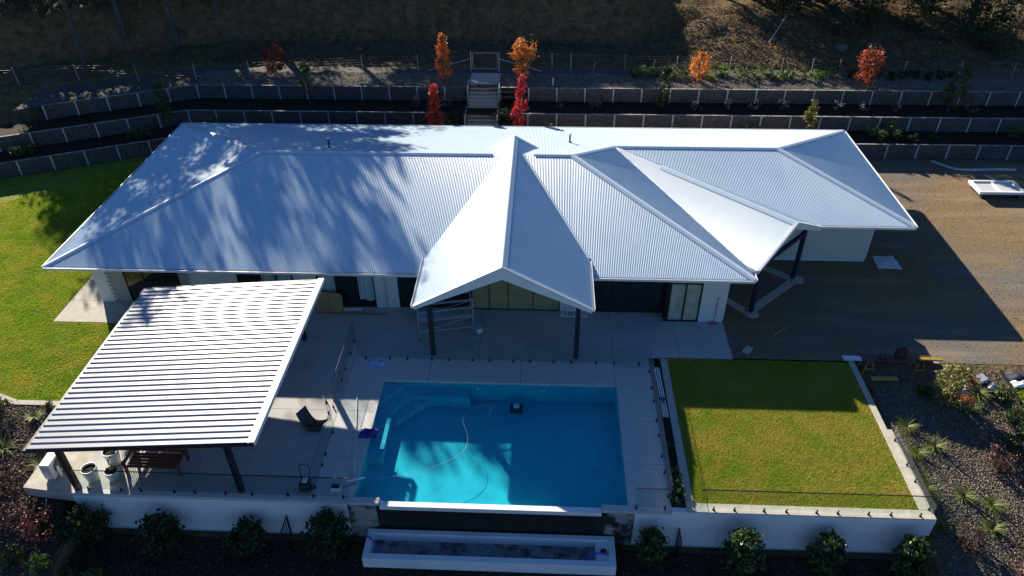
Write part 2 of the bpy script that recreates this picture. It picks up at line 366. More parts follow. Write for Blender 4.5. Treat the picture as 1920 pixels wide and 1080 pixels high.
# garden surfaces: mulch and pebbles lie on the slopes as grids draped on the ground
def drape(name, x0, x1, y0, y1, m, off, keep=None, step=.35):
    xs = np.arange(x0, x1+1e-6, step); ys = np.arange(y0, y1+1e-6, step); X, Y = np.meshgrid(xs, ys)
    Z = np.array([gz_at(a, b) for a, b in zip(X.ravel(), Y.ravel())]).reshape(X.shape) + off
    I = np.arange(X.size).reshape(X.shape); Fq = np.stack([I[:-1,:-1], I[:-1,1:], I[1:,1:], I[1:,:-1]], -1).reshape(-1, 4)
    if keep:
        cx = X[:-1,:-1].ravel()+step/2; cy = Y[:-1,:-1].ravel()+step/2
        Fq = Fq[np.array([keep(a, b) for a, b in zip(cx, cy)])]
    o = np_mesh(name, np.stack([X, Y, Z], -1).reshape(-1, 3), Fq, m, smooth=True); o['kind'] = 'structure'; return o
drape('mulch_garden', -32, -18.7, 12, 23.3, M['mulch'], .02)
drape('pebble_garden', 15.35, 21.6, 13, 27.1, M['gravelbed'], .02)
drape('lower_garden', -18.6, 15.3, 11, 18.2, M['soil'], .02)
right_lawn = drape('verge_lawn', 21.75, 40, 12, 26.8, M['turf'], .03)

# ------------------------------------------------------------------ loose surface cover: grass, chips, gravel
def blades(name, pts, zs, h, w, m, lean=.6):
    n = len(pts); a = rng.uniform(0, 2*np.pi, n); hh = h*rng.uniform(.55, 1.3, n); ww = w*rng.uniform(.6, 1.3, n)
    la = rng.uniform(0, 2*np.pi, n); ll = hh*lean*rng.uniform(.2, 1.2, n)
    V = np.zeros((n, 3, 3)); V[:,0,0] = pts[:,0]-np.cos(a)*ww; V[:,0,1] = pts[:,1]-np.sin(a)*ww
    V[:,1,0] = pts[:,0]+np.cos(a)*ww; V[:,1,1] = pts[:,1]+np.sin(a)*ww
    V[:,2,0] = pts[:,0]+np.cos(la)*ll; V[:,2,1] = pts[:,1]+np.sin(la)*ll
    V[:,:,2] = zs[:,None]; V[:,2,2] += hh
    return np_mesh(name, V.reshape(-1, 3), np.arange(n*3).reshape(-1, 3), m)
def inpoly(P, poly):
    x, y = P[:,0], P[:,1]; c = np.zeros(len(P), bool); n = len(poly)
    for i in range(n):
        (x1, y1), (x2, y2) = poly[i], poly[(i+1) % n]
        if y1 != y2:
            k = ((y1 > y) != (y2 > y)) & (x < (x2-x1)*(y-y1)/(y2-y1)+x1); c ^= k
    return c
def scatter(poly, dens):
    P0 = np.array(poly); lo, hi = P0.min(0), P0.max(0); n = int((hi-lo).prod()*dens)
    P = rng.uniform(lo, hi, (n, 2)); return P[inpoly(P, poly)]
p = scatter([(6.13,18.78),(14.74,18.78),(14.74,27.33),(6.13,27.33)], 2800)
o = blades('lawn_grass', p, np.full(len(p), -.025), .05, .014, M['grass_dry']); tag(o, 'short yellow-green turf on the raised lawn beside the pool', 'grass', kind='stuff')
p = scatter([(-40,37),(-40,24.3),(-30,24.4),(-24.9,23.78),(-23.8,23.38),(-18.75,23.38),(-18.75,29.05),(-25.35,29.05),(-25.35,47.9),(-27,48.9)], 1150)
o = blades('lawn_grass', p, np.full(len(p), -.03), .058, .021, M['grass']); tag(o, 'mown green grass of the large lawn left of the house', 'grass', kind='stuff')
p = scatter([(21.75,16),(25,16),(25,26.8),(21.75,26.8)], 700)
o = blades('lawn_grass', p, np.array([gz_at(a, b) for a, b in p])+.03, .1, .03, M['grass']); tag(o, 'bright green grass verge beyond the pebble garden', 'grass', kind='stuff')
def chips(name, pts, zs, s, m, flat=.5, asp=1.8):
    n = len(pts); u = rng.normal(size=(n, 3)); u[:,2] *= flat; u /= np.linalg.norm(u, axis=1)[:,None]
    w = rng.normal(size=(n, 3)); w[:,2] *= flat; w -= u*(w*u).sum(1)[:,None]; w /= np.linalg.norm(w, axis=1)[:,None]
    nn = np.cross(u, w); nn *= np.sign(nn[:,2:3]+1e-9)
    L = s*rng.uniform(.5, 1.5, n)[:,None]; W = L/asp
    c = np.stack([pts[:,0], pts[:,1], zs], -1)
    V = np.stack([c-u*L, c-w*W, c+u*L, c+w*W, c+nn*W*.6], 1)      # little faceted lumps
    Fq = np.array([[0,1,4],[1,2,4],[2,3,4],[3,0,4]])[None]+5*np.arange(n)[:,None,None]
    return np_mesh(name, V.reshape(-1, 3), Fq.reshape(-1, 3), m)
def gz_arr(p, off): return np.array([gz_at(a, b) for a, b in p])+off
p = scatter([(-27,14),(-18.75,14),(-18.75,23.25),(-27,23.25)], 420)
o = chips('mulch_chips', p, gz_arr(p, .035), .045, M['chip']); tag(o, 'coarse brown bark mulch on the left garden slope', 'mulch', kind='stuff')
p = scatter([(15.4,15),(21.5,15),(21.5,27.0),(15.4,27.0)], 520)
o = chips('pebble_cover', p, gz_arr(p, .03), .036, M['pebble'], asp=1.5); tag(o, 'grey pebbles and bark covering the right garden slope', 'pebbles', kind='stuff')
p = scatter([(9.4,27.5),(34,27.5),(34,49.2),(20.3,49.2),(20.3,36),(9.4,36)], 16)
o = chips('drive_stones', p, np.full(len(p), -.018), .028, M['gravelchip'], asp=1.3); tag(o, 'loose stones scattered over the dirt driveway', 'stones', kind='stuff')
p = scatter([(-18.5,14.5),(15.2,14.5),(15.2,18.1),(-18.5,18.1)], 90)
o = chips('bark_litter', p, gz_arr(p, .03), .035, M['chip']); tag(o, 'dark bark litter below the front retaining wall', 'mulch', kind='stuff')

p = scatter([(-48,58.6),(42,58.6),(42,69),(-48,69)], 22)
o = blades('dry_grass', p, gz_arr(p, .0), .17, .05, mat('dry_grass_tufts', (.22,.145,.07), .9, .1, c2=(.11,.08,.035), ns=.5, lo=.4, hi=.6, trans=.2), .9); tag(o, 'dry grass tufts and weeds on the bare hillside', 'grass', kind='stuff')
p = np.concatenate([rng.normal(size=(90,2))*np.array([.8,.6])+np.array(q) for q in ((-7.74,54.9),(-1.85,55.6),(11.6,55.5),(23.8,55.4),(-20.9,55.9))]); p = p[p[:,1] > 54.2]
o = chips('fallen_leaves', p, np.full(len(p), 3.09), .05, mat('fallen_leaf', (.45,.12,.03), .8, .2, rnd=((.35,.06,.03),(.5,.22,.05))), .5); tag(o, 'fallen red and orange leaves under the young trees', 'leaves', kind='stuff')
# terrace beds (flat soil steps behind the sleeper walls)
def wl(base, x): return float(wall_y(np.float64(base), np.float64(x)))
def bed(name, b0, b1, z, m, x0=-52, x1=60):
    poly = [(x0, wl(b0, x0)), (KX, b0), (x1, b0), (x1, b1), (KX, b1), (x0, wl(b1, x0))]
    return sheet(name, poly, z, m)
bed('terrace_bed_lower', 49.45, 51.72, .98, M['soil']); bed('terrace_bed_middle', 51.75, 54.12, 2.02, M['soil'])
bed('terrace_bed_upper', 54.15, 58.75, 3.06, M['gravelbed'], x0=-38.2)
p = scatter([(-27,54.2),(38,54.2),(38,57.2),(-27,57.2)], 300)
p = p[~((p[:,0] > -5.95) & (p[:,0] < -3.45))]
o = chips('terrace_gravel', p, np.full(len(p), 3.07), .04, M['gravelchip'], asp=1.4); tag(o, 'loose tan gravel along the top terrace', 'gravel', kind='stuff')
p = scatter([(-45,58.8),(40,58.8),(40,67),(-45,67)], 26)
o = chips('leaf_litter', p, gz_arr(p, .03), .09, M['chip']); tag(o, 'scattered bark and leaf litter on the hillside', 'litter', kind='stuff')

# ------------------------------------------------------------------ terrace retaining walls
def sleeper_mesh(L):
    b = MB()
    for i in range(5): b.box(.04, L-.04, -.045 + (i % 2)*.006, .03, i*.207+.003, i*.207+.202)
    return b
def terrace_wall(name, base, z0, x0, x1, label, gap=None):
    t = thing(name, (0, base, z0), label, 'retaining wall')
    b = 2.12; cs = b*math.cos(math.atan(.443)); ang = math.atan(.443)
    me = None; mp = None; mc = None
    def bay(px, py, a, last=False):
        nonlocal me, mp, mc
        if me is None:
            me = bpy.data.meshes.new('sleeper_panel'); sb = sleeper_mesh(b); me.from_pydata(sb.v, [], sb.f); me.materials.append(M['sleeper'])
            mp = bpy.data.meshes.new('steel_post'); pb = MB().box(-.05, .05, -.085, -.075, -.02, 1.07).box(-.008, .008, -.075, .06, -.02, 1.07).box(-.05, .05, .06, .07, -.02, 1.06)
            mp.from_pydata(pb.v, [], pb.f); mp.materials.append(M['galv'])
            mc = bpy.data.meshes.new('capping'); cb = MB().box(.055, b-.055, -.05, .10, 1.036, 1.056); mc.from_pydata(cb.v, [], cb.f); mc.materials.append(M['sunedge'])  # pale strip added to draw the sunlit line along the sleepers
        for nm, mm in (('sleeper_panel', me), ('steel_post', mp), ('capping', mc)):
            if last and nm != 'steel_post': continue
            o = bpy.data.objects.new(nm, mm); col.objects.link(o); o.parent = t
            o.location = (px, py-base, 0); o.rotation_euler = (0, 0, a)
    x = KX; 
    while x < x1:
        if not (gap and gap[0] - 1.0 < x + b/2 < gap[1] + 1.0): bay(x, base, 0)
        x += b
    bay(x, base, 0, True)
    x = KX - cs
    while x > x0 - .5:
        bay(x, wl(base, x), ang); x -= cs
    return t
terrace_wall('retaining_wall', 49.4, 0, -48, 46, 'lowest grey sleeper retaining wall on the yard behind the house')
terrace_wall('retaining_wall', 51.7, 1.04, -48, 46, 'middle grey sleeper retaining wall between two dark beds', gap=(-5.85,-3.6))
wc = terrace_wall('retaining_wall', 54.1, 2.08, -37, 46, 'topmost grey sleeper retaining wall below the gravel and fence', gap=(-5.85,-3.6))
# the short bays that meet the stair cheeks
for (bz, by, t) in ((2.08, 54.1, wc),):
    for (a, c) in ((-7.62, -5.97), (-3.41, -1.26)):
        b = MB()
        for i in range(5): b.box(a, c, by-.045+(i % 2)*.006, by+.03, bz+i*.207+.003, bz+i*.207+.202)
        b.build('sleeper_panel', M['sleeper'], t)
        MB().box(a-.05, a+.05, by-.085, by-.05, bz, bz+1.07).build('steel_post', M['galv'], t)
b2 = [o for o in col.objects if o.name.startswith('retaining_wall') and abs(o.location.y-51.7) < .01][0]
for (a, c) in ((-7.62, -5.97), (-3.41, -1.26)):
    b = MB()
    for i in range(5): b.box(a, c, 51.655+(i % 2)*.006, 51.73, 1.04+i*.207+.003, 1.04+i*.207+.202)
    b.build('sleeper_panel', M['sleeper'], b2)
    MB().box(a-.05, a+.05, 51.615, 51.65, 1.04, 2.11).build('steel_post', M['galv'], b2)

# stairs up the terraces
st = thing('garden_stairs', (-4.7, 49.0, 0), 'long weathered timber stairs climbing through the terraces to the gate', 'stairs')
N_ST = 18; rise = 3.1/N_ST; run = (55.2-49.1)/N_ST
for i in range(N_ST):
    y = 49.1+i*run
    MB().box(-5.78, -3.58, y, y+run+.04, (i+1)*rise-.07, (i+1)*rise).box(-5.76, -3.60, y+.03, y+.07, i*rise-.03, (i+1)*rise-.072).build('step', M['stair'], st, bevel=.008)
MB().box(-5.85, -3.52, 55.25, 57.2, 3.0, 3.115).build('landing', M['concrete'], st, bevel=.01)
for x in (-5.89, -3.53):
    for (y0, z0) in ((51.2, .9), (53.6, 1.95)):
        MB().box(x, x+.06, y0, y0+2.2, z0, z0+1.15).build('cheek_board', M['stair'], st)
    for (y0, z0) in ((51.15, .9), (53.9, 2.0)):
        MB().box(x-.02, x+.09, y0-.1, y0, z0, z0+1.25).build('cheek_post', M['galv'], st)
MB().bar((-5.9,53.95,3.16), (-5.9,55.3,3.22), .05).bar((-3.5,53.95,3.16), (-3.5,55.3,3.22), .05).build('cheek_rail', M['galv'], st)

# gate and wire fence
gt = thing('garden_gate', (-4.78, 57.6, 3.15), 'galvanised tube gate with mesh at the top of the stairs', 'gate')
for x in (-5.9, -3.68): MB().tube([(x,57.6,3.1),(x,57.6,4.62)], .045, 8).build('gate_post', M['galv'], gt)
fr_ = smooth_pts([(-5.75,57.6,3.3),(-5.75,57.6,4.4),(-5.62,57.6,4.55),(-3.96,57.6,4.55),(-3.83,57.6,4.4),(-3.83,57.6,3.3)], 4)
MB().tube(fr_, .024, 6).tube([(-5.75,57.6,3.3),(-3.83,57.6,3.3)], .024, 6).build('gate_frame', M['galv'], gt)
b = MB()
for k in range(9): b.bar((-5.74,57.6,3.4+k*.13), (-3.84,57.6,3.4+k*.13), .006)
for k in range(12): b.bar((-5.65+k*.15,57.6,3.3), (-5.65+k*.15,57.6,4.54), .005)
b.build('gate_mesh', M['wire'], gt)
fposts_l = [(-44.7,51.9),(-40.4,53.7),(-36.2,54.7),(-31.6,54.9),(-27.2,55.3),(-23.1,55.8),(-18.9,56.5),(-14.5,57.3),(-10.1,57.6),(-5.9,57.62)]
fposts_r = [(-3.68,57.62),(0.5,58.2),(2.0,58.2),(6.2,58.0),(10.2,57.8),(14.3,57.7),(18.3,57.6),(20.6,57.5),(22.6,57.3),(24.6,57.3),(27.4,57.1),(31.5,57.0),(35.5,57.0),(40,57)]
for (ps, lab) in ((fposts_l, 'post and wire fence running left of the garden gate'), (fposts_r, 'post and wire fence running right of the garden gate')):
    ft = thing('wire_fence', (ps[0][0], ps[0][1], 3.1), lab, 'fence')
    zb = [max(3.06, gz_at(*q)) for q in ps]
    for i, (q, z) in enumerate(zip(ps, zb)):
        lean = .05*math.sin(i*5.3)
        MB().bar((q[0], q[1], z-.05), (q[0]+lean, q[1], z+1.32), .045, .04).build('post', M['galv'] if i % 3 else M['timber'], ft)
    b = MB()
    for k in range(6):
        for i in range(len(ps)-1): b.bar((ps[i][0], ps[i][1], zb[i]+.2+k*.2), (ps[i+1][0], ps[i+1][1], zb[i+1]+.2+k*.2), .008)
    b.build('wire', M['wire'], ft)
    sgn = -1 if ps is fposts_l else 1; xg = -5.9 if sgn < 0 else -3.68
    MB().tube([(xg,57.6,4.1),(xg+sgn*3.4,57.5,3.15)], .03, 6).build('brace', M['galv'], ft)
    for (dx, h) in ((7.3,1.0),(11.9,1.25),(15.2,.9)) if sgn > 0 else ((12.2,1.0),):
        x = xg+sgn*dx; MB().bar((x,57.0,3.05),(x+.2,57.1,3.05+h), .03).build('stake', M['timber'], ft)

# ------------------------------------------------------------------ house
EZ = 2.8; TP = .254
XL, XM, XR = -25.2, 10.40, 20.10
YF, YG, YK = 30.03, 35.28, 47.65
HM, HG = (YK-YF)/2, (YK-YG)/2
ZM, ZG = EZ+TP*HM, EZ+TP*HG
YM, YGr = YF+HM, YG+HG
H = thing('house', (-2, 39, 0), 'long white single-storey house with pale corrugated hip roof and central gable', 'house')
def corr(name, poly, s_dir, m, parent, pitch=.088, amp=.0105, rise_=.02, nseg=6):
    P3 = [Vector(p_) for p_ in poly]; n = (P3[1]-P3[0]).cross(P3[2]-P3[0]).normalized()
    if n.z < 0: n = -n
    s = Vector(s_dir).normalized(); t = n.cross(s).normalized(); o = P3[0]
    Q = [((q-o).dot(s), (q-o).dot(t)) for q in P3]; k = len(Q)
    smin, smax = min(q[0] for q in Q), max(q[0] for q in Q)
    S = sorted(set(list(np.arange(smin, smax, pitch/nseg)) + [q[0] for q in Q])); V = []; 
    for sv in S:
        sv_ = min(max(sv, smin+1e-4), smax-1e-4); ts = []
        for i in range(k):
            (a, c), (b_, d_) = Q[i], Q[(i+1) % k]
            if (a-sv_)*(b_-sv_) <= 0 and abs(a-b_) > 1e-9: ts.append(c+(d_-c)*(sv_-a)/(b_-a))
        h = rise_ + amp*math.cos(2*math.pi*sv/pitch)
        for tv in (min(ts), max(ts)): V.append(o + s*sv_ + t*tv + n*h)
    Fq = [(2*i, 2*i+2, 2*i+3, 2*i+1) for i in range(len(S)-1)]
    # sheet faces upward
    f0 = Fq[len(Fq)//2]; nn = (V[f0[1]]-V[f0[0]]).cross(V[f0[2]]-V[f0[0]])
    if nn.dot(n) < 0: Fq = [f[::-1] for f in Fq]
    return np_mesh(name, [tuple(v) for v in V], Fq, m, parent, smooth=True)
A = (XL, YF, EZ); B_ = (XM, YF, EZ); K1 = (XL, YK, EZ); K2 = (XR, YK, EZ); G1 = (XM, YG, EZ); G2 = (XR, YG, EZ)
R1 = (XL+HM, YM, ZM); R2 = (XM-HM, YM, ZM); R3 = (XM-HG, YGr, ZG); R4 = (XR-HG, YGr, ZG)
corr('roof_plane', [A, B_, R2, R1], (1,0,0), M['roof'], H)                     # main front
corr('roof_plane', [K1, K2, R4, R3, R2, R1], (1,0,0), M['roof'], H)            # back
corr('roof_plane', [A, R1, K1], (0,1,0), M['roof'], H)                         # left hip
corr('roof_plane', [B_, G1, R3, R2], (0,1,0), M['roof'], H)                    # main right-facing slope
corr('roof_plane', [G1, G2, R4, R3], (1,0,0), M['roof'], H)                    # garage front
corr('roof_plane', [G2, K2, R4], (0,1,0), M['roof'], H)                        # garage right hip
# central gable
GX0, GHW, GZE, GZR, GYF, GYB = -1.78, 4.12, 3.06, 5.33, 27.02, 40.65
corr('gable_roof_plane', [(GX0-GHW,GYF,GZE),(GX0,GYF,GZR),(GX0,GYB,GZR),(GX0-GHW,GYB,GZE)], (0,1,0), M['roof'], H)
corr('gable_roof_plane', [(GX0+GHW,GYF,GZE),(GX0,GYF,GZR),(GX0,GYB,GZR),(GX0+GHW,GYB,GZE)], (0,1,0), M['roof'], H)
# entry portico, turned 45 degrees
PA = Vector((12.83,32.83,4.40)); PD = Vector((-1,1,0)).normalized(); PW = Vector((1,1,0)).normalized(); PHW = 3.03; PZE = 2.86; PLEN = 12.2
def pp(a, l, z): q = PA + PW*a + PD*l; return (q.x, q.y, z)
corr('portico_roof_plane', [pp(-PHW,0,PZE), pp(0,0,4.40), pp(0,PLEN,4.40), pp(-PHW,PLEN,PZE)], PD, M['roof'], H)
corr('portico_roof_plane', [pp(PHW,0,PZE), pp(0,0,4.40), pp(0,PLEN,4.40), pp(PHW,PLEN,PZE)], PD, M['roof'], H)
def cap(p0, p1, n1, n2, w=.2, m=None, name='ridge_cap', lift=.045):
    p0, p1 = Vector(p0), Vector(p1); d = (p1-p0).normalized(); b = MB(); arms = []
    for n in (n1, n2):
        n = Vector(n).normalized(); a = n.cross(d).normalized()
        other = Vector(n2 if n is not None and n == Vector(n1).normalized() else n1)
        if a.z > 0 or (abs(a.z) < 1e-6): a = -a
        arms.append((a, n))
    V = []
    for p_ in (p0, p1):
        for (a, n) in (arms[0], arms[1]):
            pass
        a, n = arms[0]; c, nb = arms[1]; top = Vector((0,0,lift+.03))
        V += [p_+a*w+n*lift, p_+a*.04+top, p_+c*.04+top, p_+c*w+nb*lift]
    b.add(V, [(0,4,5,1),(1,5,6,2),(2,6,7,3)])
    return b.build(name, m or M['cap'], H)
nF, nB, nL, nR = (0,-TP,1), (0,TP,1), (-TP,0,1), (TP,0,1)
cap(R1, (GX0-1.2, YM, ZM), nF, nB); cap((GX0+1.2, YM, ZM), R2, nF, nB); cap(R3, R4, nF, nB)
cap(A, R1, nL, nF, name='hip_cap'); cap(K1, R1, nL, nB, name='hip_cap'); cap(B_, R2, nF, nR, name='hip_cap'); cap(R2, R3, nR, nB, name='hip_cap')
cap(G2, R4, nF, nR, name='hip_cap'); cap(K2, R4, nB, nR, name='hip_cap')
gs = (GZR-GZE)/GHW
cap((GX0,GYF,GZR), (GX0,GYB,GZR), (-gs,0,1), (gs,0,1), w=.26)
psl = (4.40-PZE)/PHW
cap(pp(0,0,4.40), pp(0,8.6,4.40), tuple(-PW*psl+Vector((0,0,1))), tuple(PW*psl+Vector((0,0,1))), w=.24)
# valley trays lying along the roof junctions
def strip(p0, p1, side, w, name, m=None, lift=.055):
    p0, p1 = Vector(p0), Vector(p1); s = Vector(side)
    a = Vector((0,0,lift)); return MB().add([p0+a, p1+a, p1+s*w+a, p0+s*w+a], [(0,1,2,3)]).build(name, m or M['cap'], H)
def on_main(x, y): return EZ+TP*(y-YF)
def val_y(dx): return YF+(GZR-gs*dx-EZ)/TP          # where the gable slope meets the main front
dx0 = (GZR-ZM)/gs
strip((GX0+GHW-.05, val_y(GHW-.05), GZE+.03), (GX0+dx0, YM, ZM), (.8,0,0), .16, 'valley_tray')
# fascia, barge boards, gutters
def gutter(p0, p1, out):
    p0, p1, o = Vector(p0), Vector(p1), Vector(out).normalized(); b = MB(); dz = Vector((0,0,-.05))
    b.bar(p0+o*.0+dz+Vector((0,0,-.03)), p1+dz+Vector((0,0,-.03)), .02, .17)
    b.bar(p0+o*.07+Vector((0,0,-.115)), p1+o*.07+Vector((0,0,-.115)), .13, .015)
    b.bar(p0+o*.135+Vector((0,0,-.06)), p1+o*.135+Vector((0,0,-.06)), .015, .12)
    b.bar(p0+o*.135+Vector((0,0,.005)), p1+o*.135+Vector((0,0,.005)), .028, .02)
    return b.build('gutter', M['gutter'], H)
gutter(A, (GX0-GHW+.05, YF, EZ), (0,-1,0)); gutter((GX0+GHW-.05, YF, EZ), B_, (0,-1,0)); gutter(A, K1, (-1,0,0)); gutter(K1, K2, (0,1,0))
gutter(B_, (XM, 31.0, EZ), (1,0,0)); gutter((15.0, YG, EZ), G2, (0,-1,0)); gutter(G2, K2, (1,0,0))
gutter((GX0-GHW, GYF+.05, GZE), (GX0-GHW, 31.0, GZE), (-1,0,0)); gutter((GX0+GHW, GYF+.05, GZE), (GX0+GHW, 31.0, GZE), (1,0,0))
gutter(pp(-PHW,.05,PZE), pp(-PHW,.7,PZE), tuple(-PW)); gutter(pp(PHW,.05,PZE), pp(PHW,.6,PZE), tuple(PW))
# gable front infill: deep at the apex, shallow at the ends
def gable_front(name, c, w, hw, ze, zr, d_end, d_mid, back, th, mt):
    c = Vector(c); w = Vector(w); back = Vector(back)
    pts = [(-hw, ze+.02), (0, zr+.02), (hw, ze+.02), (hw, ze-d_end), (0, zr-d_mid), (-hw, ze-d_end)]
    b = MB(); n = len(pts); V = []
    for k in (0, 1):
        for (a, z) in pts: q = c + w*a + back*(th*k); V.append((q.x, q.y, z))
    b.add(V, [(0,1,4,5),(1,2,3,4),(6,11,10,7),(7,10,9,8)] + [(i, n+i, n+(i+1) % n, (i+1) % n) for i in range(n)])
    return b.build(name, mt, H)
gable_front('barge_board', (GX0,GYF-.02,0), (1,0,0), GHW, GZE, GZR, .17, .64, (0,1,0), .06, M['white'])
gable_front('barge_board', (PA.x-PD.x*.02, PA.y-PD.y*.02, 0), PW, PHW, PZE, 4.40, .2, .36, PD, .06, M['white'])
gable_front('back_gable_wall', (GX0,GYB-.08,0), (1,0,0), 1.75, GZR-gs*1.75, GZR, .25, .95, (0,-1,0), .05, M['white'])
# raked trims along the gable edges, and soffit linings
for s_ in (-1, 1):
    MB().bar((GX0+s_*GHW, GYF, GZE+.045), (GX0, GYF, GZR+.05), .14, .05).build('barge_cap', M['gutter'], H)
    MB().bar((GX0+s_*1.6, GYB, GZR-gs*1.6+.045), (GX0, GYB, GZR+.05), .14, .05).build('barge_cap', M['cap'], H)
    MB().bar(pp(s_*PHW, 0, PZE+.045), pp(0, 0, 4.45), .16, .05).build('barge_cap', M['gutter'], H)
MB().add([(GX0-GHW+.05,GYF+.05,GZE-.16),(GX0,GYF+.05,GZR-.62),(GX0,31.2,GZR-.62),(GX0-GHW+.05,31.2,GZE-.16)], [(0,1,2,3)]).build('soffit', M['soffit'], H)
MB().add([(GX0+GHW-.05,GYF+.05,GZE-.16),(GX0,GYF+.05,GZR-.62),(GX0,31.2,GZR-.62),(GX0+GHW-.05,31.2,GZE-.16)], [(0,1,2,3)]).build('soffit', M['soffit'], H)
MB().box(XL+.03, GX0-GHW+.1, YF+.03, YK-.03, EZ-.2, EZ-.16).build('soffit', M['soffit'], H)
MB().box(GX0+GHW-.1, XM-.03, YF+.03, YK-.03, EZ-.2, EZ-.16).build('soffit', M['soffit'], H)
MB().box(GX0-GHW+.1, GX0+GHW-.1, 31.25, YK-.03, EZ-.2, EZ-.16).build('soffit', M['soffit'], H)
MB().box(XM-.03, XR-.03, YG+.03, YK-.03, EZ-.21, EZ-.17).build('soffit', M['soffit'], H)
# walls
WY = 30.87
def wallbox(x0, x1, y0, y1, z0, z1, m, name='wall'): return MB().box(x0, x1, y0, y1, z0, z1).build(name, m, H)
wt = EZ-.2
wallbox(-23.52, -22.85, WY, WY+.24, 0, wt, M['brick']); wallbox(-22.85, -21.9, WY+.05, WY+.24, 0, wt, M['greybrick'])
wallbox(-18.95, -18.3, WY+.05, WY+.24, 0, wt, M['greybrick']); wallbox(-18.3, -15.82, WY, WY+.24, 0, wt, M['brick'])
wallbox(-12.87, -11.65, WY, WY+.24, 0, wt, M['brick']); wallbox(-8.66, -7.45, WY, WY+.24, 0, wt, M['brick'])
for (a, c) in ((-21.9,-18.95),(-15.82,-12.87),(-11.65,-8.66),(-7.45,-6.2)): wallbox(a, c, WY+.02, WY+.24, 2.35, wt, M['brick'])
# toothed brick ends where white meets grey brick
for k in range(9):
    MB().box(-22.85, -22.72, WY+.01, WY+.05, .1+k*.258, .1+k*.258+.16).build('quoin', M['brick'], H)
    MB().box(-18.43, -18.3, WY+.01, WY+.05, .1+k*.258, .1+k*.258+.16).build('quoin', M['brick'], H)
wallbox(-23.52, -23.28, WY+.24, 46.9, 0, wt, M['brick']); wallbox(-23.52, 18.4, 46.9, 47.1, 0, wt, M['brick'])
wallbox(18.16, 18.4, 36.3, 46.9, 0, wt, M['cream']); wallbox(9.06, 18.4, 36.06, 36.3, .12, wt, M['cream']); wallbox(9.0, 18.38, 36.09, 36.28, -.03, .12, M['plinth'], 'plinth')
wallbox(9.06, 9.30, 30.45, 36.06, 0, wt, M['brick']); wallbox(8.02, 9.30, 30.2, 30.45, .18, wt, M['brick']); wallbox(8.02, 9.28, 30.22, 30.43, 0, .18, M['plinth'], 'plinth')
wallbox(6.28, 6.40, 30.2, 31.0, 0, wt, M['frame'])
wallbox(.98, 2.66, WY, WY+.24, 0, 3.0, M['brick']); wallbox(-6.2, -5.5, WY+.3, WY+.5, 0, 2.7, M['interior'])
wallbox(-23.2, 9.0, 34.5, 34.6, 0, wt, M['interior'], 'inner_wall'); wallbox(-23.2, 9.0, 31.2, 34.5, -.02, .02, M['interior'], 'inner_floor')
wallbox(-5.3, -3.62, WY, WY+.24, 0, 2.9, M['frame'])
# downpipes
for x in (-8.08,): MB().tube([(x, WY-.06, 0), (x, WY-.06, 2.35), (x, YF+.12, 2.62)], .045, 8).build('downpipe', M['gutter'], H, smooth=True)
MB().tube([(-23.62,WY+.4,.05),(-23.62,WY+.4,2.3),(-24.6,WY+.4,2.5),(-25.1,WY+.4,2.6)], .05, 8).build('downpipe', M['gutter'], H, smooth=True)
# windows and doors
def window(x0, x1, z0, z1, y, splits, panes, name='window', fw_=.06, label=None):
    w = MB(); w.box(x0, x1, y-.02, y+.09, z0, z0+fw_).box(x0, x1, y-.02, y+.09, z1-fw_, z1)
    xs = [x0]+list(splits)+[x1]
    for x in xs: w.box(min(max(x-fw_/2, x0), x1-fw_), min(max(x-fw_/2, x0), x1-fw_)+fw_, y-.018, y+.088, z0+fw_, z1-fw_)
    o = w.build(name, M['frame'], H)
    for i, mt in enumerate(panes):
        a, c = xs[i]+fw_/2, xs[i+1]-fw_/2
        MB().box(a, c, y+.02, y+.035, z0+fw_, z1-fw_).build('pane', M[mt], o)
    return o
def curtain(x0, x1, z0, z1, y, parent):
    n = int((x1-x0)/.035)+2; V = []; 
    for i in range(n):
        x = x0+(x1-x0)*i/(n-1); yy = y + .035*math.sin(i*1.05)+.015*math.sin(i*.37)
        V += [(x, yy, z0 + .05*math.sin(i*.3)), (x, yy, z1)]
    np_mesh('curtain', V, [(2*i, 2*i+2, 2*i+3, 2*i+1) for i in range(n-1)], M['curtain'], parent, smooth=True)
window(-21.9, -18.95, .02, 2.36, WY+.05, (-20.9,-19.8), ('pane','pane','pane'), 'sliding_door')
o = window(-15.82, -12.87, .6, 2.36, WY, (-14.67,-13.78), ('pane','glass','glass')); curtain(-14.6, -12.95, .66, 2.3, WY+.14, o)
o = window(-11.65, -8.66, .02, 2.36, WY, (-10.66,-9.62), ('glass','pane','glass'), 'sliding_door'); curtain(-11.58, -10.75, .1, 2.3, WY+.14, o); curtain(-9.55, -8.75, .35, 2.3, WY+.14, o)
window(-7.45, -6.2, .02, 2.36, WY+.12, (), ('pane',), 'doorway')
window(2.68, 6.28, .02, 2.36, WY, (3.63,4.57,5.5), ('pane','pane','pane','pane'), 'sliding_door')
wallbox(2.66, 6.28, WY+.02, WY+.24, 2.36, wt, M['brick'])
window(6.40, 8.02, .02, 2.42, 30.2, (7.2,), ('palepane','palepane'), 'sliding_door', .08)
wallbox(6.40, 8.02, 30.22, 30.4, 2.42, wt, M['brick'])
window(-3.62, .98, .02, 3.25, WY, (-2.7,-1.72,-.42), ('blind','blind','blind','blind'), 'gable_glazing', .035)
